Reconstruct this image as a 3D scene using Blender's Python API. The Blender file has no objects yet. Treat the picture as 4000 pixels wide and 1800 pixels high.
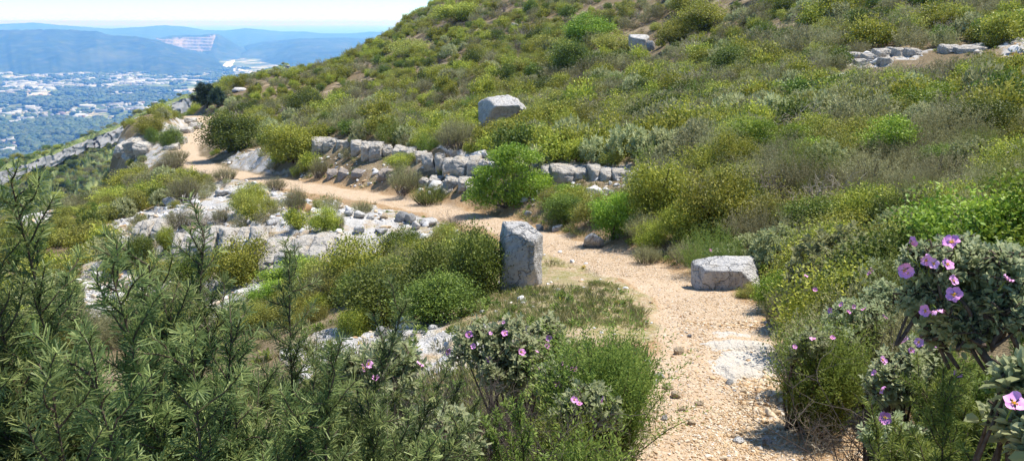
import bpy, bmesh, math, random, sys
import numpy as np
from mathutils import Vector, Matrix, Euler, noise as mn

QUICK = False
SC = bpy.context.scene
COL = SC.collection
R = math.radians
rng = np.random.default_rng(7)
random.seed(7)

# ------------------------------------------------------------------ camera geometry
PITCH = R(14.8); FPX = 788.0; CX, CY = 512.0, 230.0
CP, SP = math.cos(PITCH), math.sin(PITCH)

def pt(u, v, y):
    """point seen at pixel u,v whose distance along the ground is y"""
    X = (u - CX) / FPX; Y = (CY - v) / FPX
    d = np.array([X, CP + Y * SP, -SP + Y * CP])
    return d / d[1] * y

def proj(x, y, z):
    w = y * CP - z * SP
    w = np.where(np.abs(w) < 1e-4, 1e-4, w)
    u = CX + FPX * x / w
    v = CY - FPX * (y * SP + z * CP) / w
    u = np.where(w < 0.05, 99999.0, u); v = np.where(w < 0.05, 99999.0, v)
    return u, v, w

# ------------------------------------------------------------------ noise
def _h(ix, iy, s):
    n = (ix.astype(np.int64) * 374761393 + iy.astype(np.int64) * 668265263 + s * 982451653) & 0x7fffffff
    n = ((n ^ (n >> 13)) * 1274126177) & 0x7fffffff
    n = (n ^ (n >> 16)) & 0xffffff
    return n / float(0xffffff)

def vn(x, y, s=0):
    x = np.asarray(x, float); y = np.asarray(y, float)
    ix = np.floor(x); iy = np.floor(y); fx = x - ix; fy = y - iy
    fx = fx * fx * (3 - 2 * fx); fy = fy * fy * (3 - 2 * fy)
    a = _h(ix, iy, s); b = _h(ix + 1, iy, s); c = _h(ix, iy + 1, s); d = _h(ix + 1, iy + 1, s)
    return (a * (1 - fx) + b * fx) * (1 - fy) + (c * (1 - fx) + d * fx) * fy

def fbm(x, y, o=4, s=0):
    t = 0; a = 1; m = 0
    for k in range(o):
        t = t + a * vn(x, y, s + k * 17); m += a; a *= .5; x = x * 2.03 + 11.3; y = y * 2.03 + 7.7
    return t / m

def sstep(a, b, x):
    t = np.clip((x - a) / (b - a), 0, 1); return t * t * (3 - 2 * t)

def inpoly(u, v, poly):
    ins = np.zeros(u.shape, bool); n = len(poly)
    for i in range(n):
        x1, y1 = poly[i]; x2, y2 = poly[(i + 1) % n]
        if y1 == y2: continue
        c = ((y1 > v) != (y2 > v)) & (u < (x2 - x1) * (v - y1) / (y2 - y1) + x1)
        ins ^= c
    return ins

# ------------------------------------------------------------------ object helpers
def tag(o, label=None, cat=None, group=None, kind=None):
    if label: o['label'] = label
    if cat: o['category'] = cat
    if group: o['group'] = group
    if kind: o['kind'] = kind
    return o

def link(o, parent=None):
    COL.objects.link(o)
    if parent: o.parent = parent
    return o

def empty(name, loc, rz=0.0, scale=(1, 1, 1)):
    o = bpy.data.objects.new(name, None); o.empty_display_size = .1
    o.location = loc; o.rotation_euler = (0, 0, rz); o.scale = scale
    return link(o)

def meshobj(name, me, parent=None):
    return link(bpy.data.objects.new(name, me), parent)

class Acc:
    """collects quads and triangles into one mesh"""
    def __init__(s): s.V = []; s.F = []; s.T = []; s.n = 0; s.Q = []
    def add(s, V, F, tint=None, q=None):
        V = np.asarray(V, float).reshape(-1, 3); F = np.asarray(F, np.int64)
        s.V.append(V); s.F.append(F + s.n)
        s.T.append(np.full(len(V), .5) if tint is None else np.broadcast_to(np.asarray(tint, float), (len(V),)).copy())
        s.n += len(V)
    def mesh(s, name, mats, smooth=False):
        me = bpy.data.meshes.new(name)
        V = np.concatenate(s.V) if s.V else np.zeros((0, 3))
        me.vertices.add(len(V)); me.vertices.foreach_set('co', V.astype(np.float32).ravel())
        sizes = []; idx = []
        for F in s.F:
            sizes.append(np.full(len(F), F.shape[1], np.int32)); idx.append(F.ravel())
        sizes = np.concatenate(sizes); idx = np.concatenate(idx).astype(np.int32)
        st = np.zeros(len(sizes), np.int32); st[1:] = np.cumsum(sizes)[:-1]
        me.loops.add(len(idx)); me.loops.foreach_set('vertex_index', idx)
        me.polygons.add(len(sizes)); me.polygons.foreach_set('loop_start', st)
        if smooth: me.polygons.foreach_set('use_smooth', np.ones(len(sizes), bool))
        a = me.attributes.new('tint', 'FLOAT', 'POINT'); a.data.foreach_set('value', np.concatenate(s.T).astype(np.float32))
        for m in (mats if isinstance(mats, (list, tuple)) else [mats]): me.materials.append(m)
        me.update(calc_edges=True); me.validate()
        return me

def nrm(a): return a / np.maximum(np.linalg.norm(a, axis=-1, keepdims=True), 1e-9)

def add_leaves(acc, P, D, N, L, W, tint, oval=False, linear=False):
    P = np.asarray(P, float); D = nrm(D); N = nrm(N - D * np.sum(N * D, -1, keepdims=True)); S = np.cross(D, N)
    n = len(P); L = np.broadcast_to(L, (n,))[:, None]; W = np.broadcast_to(W, (n,))[:, None]
    tint = np.broadcast_to(tint, (n,))
    if linear:
        tip = P + D * L - N * L * .05
        V = np.stack([P - S * W * .3, P + S * W * .3, tip + S * W * .42, tip - S * W * .42], 1).reshape(-1, 3)
        acc.add(V, np.arange(4 * n).reshape(n, 4), np.repeat(tint, 4))
    elif not oval:
        tip = P + D * L; mid = P + D * L * .48 - N * L * .06
        V = np.stack([P, mid + S * W * .5, tip, mid - S * W * .5], 1).reshape(-1, 3)
        F = np.arange(4 * n).reshape(n, 4)
        acc.add(V, F, np.repeat(tint, 4))
    else:
        tip = P + D * L - N * L * .12
        a = P + D * L * .3; b = P + D * L * .72
        up = N * W * .16
        V = np.stack([P, a + S * W * .42 + up, b + S * W * .4 + up * .7, tip, b - S * W * .4 + up * .7, a - S * W * .42 + up], 1).reshape(-1, 3)
        k = (np.arange(n) * 6)[:, None]
        F = np.concatenate([k + np.array([[0, 1, 2, 3]]), k + np.array([[0, 3, 4, 5]])])
        acc.add(V, F, np.repeat(tint, 6))

def add_tube(acc, pts, rad, sides=5, tint=.5):
    pts = np.asarray(pts, float); n = len(pts); rad = np.broadcast_to(rad, (n,))
    t = np.gradient(pts, axis=0); t = nrm(t)
    ref = np.array([.31, .17, .93]) if abs(t[0][2]) < .8 else np.array([.93, .31, .17])
    a = nrm(np.cross(t, ref)); b = np.cross(t, a)
    ang = np.arange(sides) / sides * 2 * np.pi
    V = (pts[:, None] + (a[:, None] * np.cos(ang)[None, :, None] + b[:, None] * np.sin(ang)[None, :, None]) * rad[:, None, None]).reshape(-1, 3)
    F = []
    for i in range(n - 1):
        for k in range(sides):
            F.append([i * sides + k, i * sides + (k + 1) % sides, (i + 1) * sides + (k + 1) % sides, (i + 1) * sides + k])
    acc.add(V, F, tint)

# ------------------------------------------------------------------ materials
def newmat(name):
    m = bpy.data.materials.new(name); m.use_nodes = True
    nt = m.node_tree; nt.nodes.clear()
    return m, nt

class NT:
    def __init__(s, nt): s.nt = nt
    def n(s, t, **k):
        x = s.nt.nodes.new(t)
        for a, b in k.items():
            if a == 'inp':
                for i, val in b.items(): x.inputs[i].default_value = val
            else: setattr(x, a, b)
        return x
    def l(s, a, b): s.nt.links.new(a, b)
    def noise(s, vec, scale, detail=4, rough=.55, dist=0):
        x = s.n('ShaderNodeTexNoise', inp={'Scale': scale, 'Detail': detail, 'Roughness': rough, 'Distortion': dist}); s.l(vec, x.inputs['Vector']); return x.outputs['Fac']
    def ramp(s, fac, stops, interp='LINEAR'):
        x = s.n('ShaderNodeValToRGB'); cr = x.color_ramp; cr.interpolation = interp
        while len(cr.elements) < len(stops): cr.elements.new(.5)
        for e, (p, c) in zip(cr.elements, stops):
            e.position = p; e.color = (c[0], c[1], c[2], 1) if not isinstance(c, (int, float)) else (c, c, c, 1)
        s.l(fac, x.inputs[0]); return x.outputs[0]
    def mix(s, fac, a, b):
        x = s.n('ShaderNodeMix', data_type='RGBA')
        for i, val in ((0, fac), (6, a), (7, b)):
            if hasattr(val, 'is_linked'): s.l(val, x.inputs[i])
            elif isinstance(val, (int, float)): x.inputs[i].default_value = val
            else: x.inputs[i].default_value = (val[0], val[1], val[2], 1)
        return x.outputs[2]
    def math(s, op, a, b=None, c=None):
        x = s.n('ShaderNodeMath', operation=op)
        for i, val in enumerate((a, b, c)):
            if val is None: continue
            if hasattr(val, 'is_linked'): s.l(val, x.inputs[i])
            else: x.inputs[i].default_value = val
        return x.outputs[0]

def foliage_mat(name, c0, c1, c2, trans=.3, vary=.28, rough=.55, spec=.25):
    m, nt = newmat(name); g = NT(nt)
    at = g.n('ShaderNodeAttribute', attribute_name='tint')
    col = g.ramp(at.outputs['Fac'], [(0, c0), (.5, c1), (1, c2)])
    oi = g.n('ShaderNodeObjectInfo')
    hs = g.n('ShaderNodeHueSaturation')
    g.l(g.math('MULTIPLY_ADD', oi.outputs['Random'], .03, .488), hs.inputs['Hue'])
    g.l(g.math('MULTIPLY_ADD', oi.outputs['Random'], vary * 2, 1 - vary), hs.inputs['Value'])
    g.l(col, hs.inputs['Color'])
    bs = g.n('ShaderNodeBsdfPrincipled', inp={'Roughness': rough, 'Specular IOR Level': spec})
    g.l(hs.outputs[0], bs.inputs['Base Color'])
    tr = g.n('ShaderNodeBsdfTranslucent'); g.l(hs.outputs[0], tr.inputs['Color'])
    mx = g.n('ShaderNodeMixShader', inp={0: trans}); g.l(bs.outputs[0], mx.inputs[1]); g.l(tr.outputs[0], mx.inputs[2])
    out = g.n('ShaderNodeOutputMaterial'); g.l(mx.outputs[0], out.inputs['Surface'])
    return m

def bark_mat(name, a, b):
    m, nt = newmat(name); g = NT(nt)
    tc = g.n('ShaderNodeTexCoord')
    f = g.noise(tc.outputs['Object'], 60, 3)
    bs = g.n('ShaderNodeBsdfPrincipled', inp={'Roughness': .85, 'Specular IOR Level': .15})
    g.l(g.ramp(f, [(.3, a), (.7, b)]), bs.inputs['Base Color'])
    out = g.n('ShaderNodeOutputMaterial'); g.l(bs.outputs[0], out.inputs['Surface'])
    return m

def stone_mat(name, base=(.61, .585, .545), dark=(.085, .082, .078), ochre=(.45, .34, .2), spots=.5, scale=1.0, och=.35):
    m, nt = newmat(name); g = NT(nt)
    tc = g.n('ShaderNodeTexCoord'); v = tc.outputs['Object']
    oi = g.n('ShaderNodeObjectInfo')
    n1 = g.noise(v, 2.2 * scale, 5, .6); n2 = g.noise(v, 9 * scale, 5, .65); n3 = g.noise(v, 34 * scale, 4, .7); n4 = g.noise(v, 5 * scale, 3)
    col = g.ramp(n1, [(.3, [c * .82 for c in base]), (.6, base), (.8, [min(1, c * 1.1) for c in base])])
    col = g.mix(g.math('MULTIPLY', g.ramp(n4, [(.52, 0.0), (.68, 1.0)]), och), col, ochre)
    col = g.mix(g.math('MULTIPLY', g.ramp(n2, [(.48, 0.0), (.64, 1.0)]), .6 * spots), col, (.25, .245, .235))
    vc = g.n('ShaderNodeTexVoronoi', feature='DISTANCE_TO_EDGE', inp={'Scale': 1.9 * scale, 'Randomness': 1.0})
    mpv = g.n('ShaderNodeVectorMath', operation='ADD'); nv = g.n('ShaderNodeTexNoise', inp={'Scale': 5.0 * scale, 'Detail': 3.0}); g.l(v, nv.inputs['Vector']); g.l(v, mpv.inputs[0])
    scv = g.n('ShaderNodeVectorMath', operation='SCALE'); scv.inputs[3].default_value = .35 / scale; g.l(nv.outputs['Color'], scv.inputs[0]); g.l(scv.outputs[0], mpv.inputs[1]); g.l(mpv.outputs[0], vc.inputs['Vector'])
    crack = g.ramp(vc.outputs['Distance'], [(.0, 1.0), (.022, 0.0)]); col = g.mix(g.math('MULTIPLY', crack, min(.42, spots * .6)), col, (.16, .15, .135))
    col = g.mix(g.math('MULTIPLY', g.ramp(n3, [(.57, 0.0), (.62, 1.0)]), min(1, spots)), col, dark)
    bs = g.n('ShaderNodeBsdfPrincipled', inp={'Roughness': .92, 'Specular IOR Level': .15})
    g.l(col, bs.inputs['Base Color'])
    bp = g.n('ShaderNodeBump', inp={'Strength': .9, 'Distance': .05})
    g.l(g.math('SUBTRACT', g.math('ADD', n3, g.math('MULTIPLY', n2, 1.5)), g.math('MULTIPLY', crack, min(.8, spots * 1.2))), bp.inputs['Height']); g.l(bp.outputs[0], bs.inputs['Normal'])
    out = g.n('ShaderNodeOutputMaterial'); g.l(bs.outputs[0], out.inputs['Surface'])
    return m

def plain_mat(name, c, rough=.8, tintramp=None, spec=.2):
    m, nt = newmat(name); g = NT(nt)
    bs = g.n('ShaderNodeBsdfPrincipled', inp={'Roughness': rough, 'Specular IOR Level': spec})
    if tintramp:
        at = g.n('ShaderNodeAttribute', attribute_name='tint'); col = g.ramp(at.outputs['Fac'], tintramp)
    else:
        tc = g.n('ShaderNodeTexCoord'); col = g.ramp(g.noise(tc.outputs['Object'], 3, 4), [(.3, [x * .85 for x in c]), (.7, [min(1, x * 1.12) for x in c])])
    g.l(col, bs.inputs['Base Color'])
    out = g.n('ShaderNodeOutputMaterial'); g.l(bs.outputs[0], out.inputs['Surface'])
    return m

M = {}
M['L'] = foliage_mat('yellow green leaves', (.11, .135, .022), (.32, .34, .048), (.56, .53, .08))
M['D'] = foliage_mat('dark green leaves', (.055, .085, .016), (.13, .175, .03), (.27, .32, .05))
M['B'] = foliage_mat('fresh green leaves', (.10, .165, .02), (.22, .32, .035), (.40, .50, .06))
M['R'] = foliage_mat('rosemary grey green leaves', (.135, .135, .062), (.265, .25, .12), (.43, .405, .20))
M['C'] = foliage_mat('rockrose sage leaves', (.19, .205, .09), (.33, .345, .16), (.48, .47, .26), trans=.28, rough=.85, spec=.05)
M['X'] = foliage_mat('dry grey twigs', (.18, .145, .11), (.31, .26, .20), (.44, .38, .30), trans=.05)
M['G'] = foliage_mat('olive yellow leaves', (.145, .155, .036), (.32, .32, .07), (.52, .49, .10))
M['Y'] = foliage_mat('yellow broom flowers', (.16, .15, .03), (.62, .40, .02), (.85, .58, .03), vary=.1)
M['N'] = foliage_mat('near rosemary needles', (.075, .105, .034), (.155, .20, .062), (.36, .39, .13), trans=.36, vary=.16, rough=.5, spec=.25)
M['H'] = foliage_mat('green heath leaves', (.09, .13, .024), (.18, .235, .042), (.32, .36, .075), trans=.36, vary=.15)
M['K'] = foliage_mat('near rockrose leaves', (.24, .28, .12), (.40, .44, .235), (.58, .58, .36), trans=.45, vary=.08, rough=.75, spec=.1)
M['grass'] = foliage_mat('grass blades', (.10, .13, .035), (.22, .22, .07), (.42, .36, .19), trans=.3)
M['pine'] = foliage_mat('pine needles', (.018, .035, .014), (.035, .06, .022), (.07, .10, .04), trans=.15)
M['pinelight'] = foliage_mat('blue green pine needles', (.03, .06, .03), (.055, .095, .05), (.09, .14, .08), trans=.15)
M['bark'] = bark_mat('brown bark', (.045, .03, .022), (.13, .095, .07))
M['greybark'] = bark_mat('grey bark', (.08, .065, .055), (.22, .185, .155))
M['rock'] = stone_mat('weathered limestone', spots=.75)
def gravel_mat():
    m, nt = newmat('gravel stones'); g = NT(nt); oi = g.n('ShaderNodeObjectInfo')
    col = g.ramp(oi.outputs['Random'], [(0, (.30, .175, .085)), (.18, (.43, .29, .16)), (.5, (.52, .39, .24)), (.82, (.60, .49, .355)), (1, (.65, .59, .50))])
    tc = g.n('ShaderNodeTexCoord'); col = g.mix(g.ramp(g.noise(tc.outputs['Object'], 3, 3), [(.4, 0.0), (.7, .35)]), col, (.38, .27, .16))
    bs = g.n('ShaderNodeBsdfPrincipled', inp={'Roughness': .95, 'Specular IOR Level': .1}); g.l(col, bs.inputs['Base Color'])
    g.l(bs.outputs[0], g.n('ShaderNodeOutputMaterial').inputs['Surface']); return m
M['gravel'] = gravel_mat()
M['chip'] = plain_mat('limestone chips', (.60, .58, .55), .95)
M['rockledge'] = stone_mat('ledge limestone', base=(.58, .535, .465), spots=.7, och=.5)
M['rockgrey'] = stone_mat('grey limestone', base=(.36, .35, .33), spots=.6, och=.2)
M['rockbrown'] = stone_mat('brownish limestone', base=(.36, .31, .27), spots=.35, och=.3)
M['rockwarm'] = stone_mat('ochre limestone', base=(.47, .37, .25), spots=.15, och=.6)
M['slab'] = stone_mat('worn path limestone', base=(.70, .63, .53), spots=.03, och=.3)
M['petal'] = plain_mat('pink petals', (.6, .2, .6), .6, [(0, (.56, .17, .46)), (.5, (.72, .31, .60)), (1, (.88, .56, .78))])
M['stamen'] = plain_mat('yellow stamens', (.8, .42, .02), .7)
M['yellowpetal'] = plain_mat('yellow petals', (.75, .58, .03), .7)

# ------------------------------------------------------------------ terrain
PATH = [(716, 462, 3.6), (720, 420, 4.3), (724, 380, 5.1), (722, 340, 6.2), (700, 303, 7.8), (662, 281, 9.2), (620, 263, 10.8), (580, 250, 12.2),
        (540, 237, 13.8), (490, 221, 16.7), (450, 212, 18.6), (400, 202, 21.3), (350, 193, 24.3), (300, 185, 27.5), (258, 178, 31), (225, 172, 34.5),
        (202, 166, 38), (188, 158, 42), (184, 150, 46), (192, 140, 51), (200, 130, 58), (206, 122, 66), (205, 118, 72), (192, 115.5, 78)]
CTRL = list(PATH) + [
    # left hollow and outcrop
    (330, 235, 15.6), (330, 268, 14.4), (250, 232, 17.4), (250, 272, 15.9), (250, 300, 13.8), (250, 330, 11.6), (200, 345, 10.8), (180, 225, 20.5), (180, 262, 18.6),
    (120, 240, 22.5), (100, 300, 16), (100, 340, 12.5), (30, 300, 17.5), (30, 340, 13.5), (400, 320, 8.9), (330, 340, 8.3), (430, 338, 7.3), (520, 330, 6.6),
    (440, 282, 10.8), (520, 288, 9.3), (580, 310, 7.3), (420, 240, 15), (400, 270, 12.6), (480, 255, 12.6), (560, 258, 11.4),
    (300, 460, 4.1), (450, 460, 3.8), (100, 460, 4.3), (0, 460, 4.5), (0, 400, 7.5), (200, 400, 6.8), (400, 400, 5.1), (560, 400, 4.6),
    (300, 210, 21.5), (200, 195, 27), (0, 226, 30), (0, 262, 22), (60, 215, 33), (100, 200, 37), (130, 172, 45), (150, 162, 47), (112, 158, 55), (130, 133, 60), (160, 124, 65), (180, 119, 70),
    # right bank and hillside
    (640, 287, 8.6), (668, 268, 10.0), (610, 300, 7.8), (770, 293, 8.3), (800, 350, 5.7), (850, 420, 4.15), (900, 291, 6.6), (1000, 291, 5.4), (1000, 400, 3.2), (930, 440, 3.3),
    (640, 222, 13.2), (800, 200, 12), (1000, 200, 10), (720, 240, 11), (800, 130, 18), (1000, 130, 15), (700, 160, 17), (900, 160, 14), (800, 70, 28), (920, 60, 26), (1000, 50, 25),
    (800, 0, 45), (1000, 0, 36), (640, 52, 52), (640, 0, 66), (720, 0, 54), (512, 128, 30), (600, 120, 30), (512, 60, 55), (512, 0, 90), (450, 0, 108), (380, 44, 110), (300, 77, 107), (240, 90, 100), (200, 106, 92),
    (300, 120, 52), (400, 120, 42), (350, 90, 72), (250, 130, 52), (450, 60, 72), (400, 90, 60),
    # ledge foot and top
    (320, 154, 31), (320, 140, 31.6), (380, 158, 27), (380, 144, 27.6), (445, 174, 22.6), (445, 157, 23.2), (480, 176, 20.8), (480, 161, 21.4), (560, 186, 18.4), (560, 168, 18.9), (620, 179, 17.8), (620, 170, 18.2), (560, 205, 16.2),
    (512, 150, 24), (420, 140, 30), (590, 155, 22), (660, 178, 17.0),
]

def fit_terrain():
    th, lr, val = [], [], []
    def put(x, y, z):
        r = math.hypot(x, y); th.append(math.atan2(x, y)); lr.append(math.log(r)); val.append((z + 1.6) / r)
    for u, v, y in CTRL:
        p = pt(u, v, y); put(*p)
    def pol(deg, r, z): put(r * math.sin(R(deg)), r * math.cos(R(deg)), z)
    for deg in (-100, -50, 0, 50, 100): pol(deg, .4, -1.6 - .0 + .1 * math.sin(R(deg)))
    for deg, zs in ((-62, (-1.9, -2.6, -5.8, -13, -50)), (-102, (-1.9, -2.5, -5.2, -12.5, -46)), (60, (-1.4, -1.0, .2, 4.0, 15)), (102, (-1.4, -.9, .6, 6, 24))):
        for r, z in zip((1.2, 3, 10, 30, 120), zs): pol(deg, r, z)
    for deg, z in ((-30, -1.93), (0, -1.76), (30, -1.6)): pol(deg, 1.5, z)
    def far(u, v, y, r, tan):
        p = pt(u, v, y); t = math.atan2(p[0], p[1]); put(r * math.sin(t), r * math.cos(t), r * tan)
    for a in ((0, 226, 30, 55, -.42), (60, 210, 33, 60, -.40), (112, 158, 55, 95, -.29), (0, 226, 30, 120, -.52), (130, 133, 60, 120, -.24), (160, 124, 65, 130, -.22), (200, 106, 92, 150, -.16), (240, 90, 100, 155, -.12), (300, 77, 107, 165, -.085),
              (380, 44, 110, 170, -.03), (450, 0, 108, 175, .02), (800, 0, 45, 120, .12), (1000, 0, 36, 120, .15), (640, 0, 66, 140, .10), (720, 0, 54, 130, .11), (512, 0, 90, 170, .05)): far(*a)
    A = np.stack([np.array(th), .5 * np.array(lr)], 1); f = np.array(val); n = len(f)
    def phi(d2): return np.where(d2 > 1e-12, .5 * d2 * np.log(np.maximum(d2, 1e-12)), 0)
    K = phi(((A[:, None] - A[None]) ** 2).sum(-1)) + 2e-5 * np.eye(n)
    Pm = np.concatenate([np.ones((n, 1)), A], 1)
    big = np.zeros((n + 3, n + 3)); big[:n, :n] = K; big[:n, n:] = Pm; big[n:, :n] = Pm.T
    sol = np.linalg.solve(big, np.concatenate([f, np.zeros(3)]))
    def ev(t, r):
        B = np.stack([t.ravel(), .5 * np.log(r.ravel())], 1); out = np.zeros(len(B))
        for i in range(0, len(B), 20000):
            b = B[i:i + 20000]
            out[i:i + 20000] = phi(((b[:, None] - A[None]) ** 2).sum(-1)) @ sol[:n] + sol[n] + b @ sol[n + 1:]
        return (-1.6 + r.ravel() * out).reshape(t.shape)
    return ev

EV = fit_terrain()
TH = np.concatenate([np.linspace(-105, -42, 64)[:-1], np.linspace(-42, 42, 561), np.linspace(42, 105, 64)[1:]]) * math.pi / 180
RR = np.geomspace(.35, 178, 620)
TG, RG = np.meshgrid(TH, RR, indexing='ij')
XG, YG = RG * np.sin(TG), RG * np.cos(TG)
ZG = EV(TG, RG)
UG, VG, WG = proj(XG, YG, ZG)

# path in world space
pp = np.array([pt(u, v, y) for u, v, y in PATH])
pp = np.concatenate([[[pp[0][0] - .25 + .02, pp[0][1] - 3.9, -1.62], [pp[0][0] - .05, pp[0][1] - 1.6, -1.9]], pp])
PHW = np.concatenate([[.62, .62], np.interp([a[2] for a in PATH], [3.6, 5, 8, 12, 20, 40, 60, 80], [.52, .52, .50, .5, .55, .8, .95, 1.0])])
def smooth_line(P, n=8):
    out = []
    for i in range(len(P) - 1):
        p0, p1, p2, p3 = P[max(i - 1, 0)], P[i], P[i + 1], P[min(i + 2, len(P) - 1)]
        for t in np.arange(n) / n:
            out.append(.5 * ((2 * p1) + (-p0 + p2) * t + (2 * p0 - 5 * p1 + 4 * p2 - p3) * t * t + (-p0 + 3 * p1 - 3 * p2 + p3) * t ** 3))
    out.append(P[-1]); return np.array(out)
PL = smooth_line(np.concatenate([pp, PHW[:, None]], 1))

def path_dist(x, y):
    """distance to the centre line divided by the half width, and the path's height there"""
    sh = x.shape; x = x.ravel(); y = y.ravel(); best = np.full(len(x), 1e9); zz = np.zeros(len(x))
    for i in range(len(PL) - 1):
        a, b = PL[i], PL[i + 1]; d = b[:2] - a[:2]; L2 = d @ d + 1e-12
        t = np.clip(((x - a[0]) * d[0] + (y - a[1]) * d[1]) / L2, 0, 1)
        q = np.hypot(x - a[0] - t * d[0], y - a[1] - t * d[1]) / (a[3] + t * (b[3] - a[3]))
        m = q < best; best[m] = q[m]; zz[m] = (a[2] + t * (b[2] - a[2]))[m]
    return best.reshape(sh), zz.reshape(sh)

LITTER = [[(262, 163), (310, 154), (420, 160), (490, 176), (540, 184), (620, 180), (640, 190), (560, 205), (520, 208), (470, 200), (380, 190), (300, 180)], [(130, 150), (185, 140), (178, 160), (140, 165)], [(225, 150), (300, 158), (300, 172), (240, 172)]]
ROCKP = [
    [(90, 228), (140, 212), (200, 187), (245, 180), (300, 197), (350, 206), (400, 213), (455, 223), (462, 240), (430, 258), (395, 264), (360, 276), (300, 290), (262, 272), (170, 268), (110, 255)],
    [(80, 262), (175, 262), (200, 275), (190, 305), (110, 330), (70, 320)], [(180, 285), (275, 285), (265, 318), (190, 325)],
    [(280, 352), (350, 328), (420, 322), (480, 332), (520, 328), (545, 348), (480, 372), (300, 385)],
    [(112, 140), (150, 134), (178, 117), (198, 117), (188, 136), (178, 150), (180, 166), (150, 165), (118, 152)],
    [(692, 66), (720, 68), (750, 66), (752, 73), (700, 76)], [(832, 56), (850, 49), (905, 47), (928, 54), (905, 63), (870, 68), (840, 66)], [(838, 74), (852, 72), (850, 82), (836, 82)], [(945, 47), (985, 46), (984, 53), (946, 53)], [(1004, 38), (1060, 32), (1060, 50), (1006, 52)],
    [(418, 262), (455, 257), (472, 286), (428, 284)], [(420, 148), (530, 158), (640, 166), (690, 172), (660, 186), (490, 166)],
    [(970, 145), (1040, 138), (1040, 175), (990, 178)], [(1000, 66), (1040, 60), (1040, 44), (1003, 44)],
    [(230, 150), (262, 146), (285, 165), (255, 172), (225, 165)], [(0, 216), (60, 203), (80, 212), (30, 228), (0, 230)]]
MEADP = [(450, 300), (475, 285), (540, 250), (562, 252), (640, 288), (662, 315), (655, 330), (600, 350), (480, 335), (420, 328)]
jx = (fbm(XG * .9, YG * .9, 3, 3) - .5) * 26; jy = (fbm(XG * .9, YG * .9, 3, 9) - .5) * 15
rock = np.zeros(UG.shape)
for P_ in ROCKP: rock = np.maximum(rock, inpoly(UG + jx, VG + jy, P_).astype(float))
mead = inpoly(UG + jx, VG + jy, MEADP).astype(float)
pd, pz = path_dist(XG, YG)
pedge = pd + (fbm(XG * 1.7, YG * 1.7, 3, 21) - .5) * .75
pathm = 1 - sstep(.8, 1.1, pedge)
ZB = ZG.copy()
wflat = 1 - sstep(.9, 2.3, pd)
ZG = ZG * (1 - wflat) + (pz - .02) * wflat
far_a = np.clip(RG / 10, .5, 3.0)
ZG += (fbm(XG / 2.6, YG / 2.6, 4, 31) - .5) * .22 * np.minimum(far_a, 1.6) * (1 - pathm) * np.clip(RG / 3, 0, 1)
ZG += (fbm(XG * 2.2, YG * 2.2, 4, 41) - .5) * .07 * (1 - .55 * pathm) * np.clip(RG / 2, .4, 1)
# limestone beds: stepped ground inside the rock zones
def beds(z, h, k):
    q = z / h; f = q - np.floor(q); return (np.floor(q) + sstep(.5 - k, .5 + k, f)) * h
wob = (fbm(XG / 1.3, YG / 1.3, 4, 51) - .5) * .55
bed = beds(ZG + wob, .17, .12) - wob
bed += (fbm(XG * 1.4, YG * 3.2, 4, 61) - .45) * .16
rk = rock * (1 - sstep(1.5, .9, pd))
ZG = ZG * (1 - rk * .85) + bed * rk * .85
# worn slab area and gravelly unevenness of the path
ZG += pathm * (fbm(XG * 5, YG * 5, 3, 71) - .5) * .035

def column(t, arr):
    k = np.clip(np.searchsorted(TH, t) - 1, 0, len(TH) - 2); f = (t - TH[k]) / (TH[k + 1] - TH[k]); return arr[k] * (1 - f) + arr[k + 1] * f
LR = np.log(RR)
def H(x, y):
    x = np.atleast_1d(np.asarray(x, float)); y = np.atleast_1d(np.asarray(y, float))
    t = np.arctan2(x, y); r = np.clip(np.hypot(x, y), RR[0], RR[-1] * .999)
    i = np.clip(np.searchsorted(TH, t) - 1, 0, len(TH) - 2); f = np.clip((t - TH[i]) / (TH[i + 1] - TH[i]), 0, 1)
    q = (np.log(r) - LR[0]) / (LR[1] - LR[0]); j = np.clip(q.astype(int), 0, len(RR) - 2); h = q - j
    return (ZG[i, j] * (1 - f) + ZG[i + 1, j] * f) * (1 - h) + (ZG[i, j + 1] * (1 - f) + ZG[i + 1, j + 1] * f) * h
def at(u, v, ymin=1.0):
    """first point of the ground along the line of sight through a pixel"""
    d = pt(u, v, 1.0); t = math.atan2(d[0], d[1]); hl = math.hypot(d[0], d[1]); tan = d[2] / hl
    z = column(t, ZG); below = (RR * tan <= z) & (RR * math.cos(t) > ymin)
    k = int(np.argmax(below)) if below.any() else len(RR) - 2
    if k > 0 and below.any():
        a = RR[k - 1] * tan - z[k - 1]; b = RR[k] * tan - z[k]; f = a / (a - b) if a > b else 0
        f = min(max(f, 0), 1); r = RR[k - 1] + (RR[k] - RR[k - 1]) * f
    else: r = RR[k]
    x, y = r * math.sin(t), r * math.cos(t)
    return np.array([x, y, float(H(x, y)[0])])
def wdepth(p): return p[1] * CP - p[2] * SP

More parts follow.
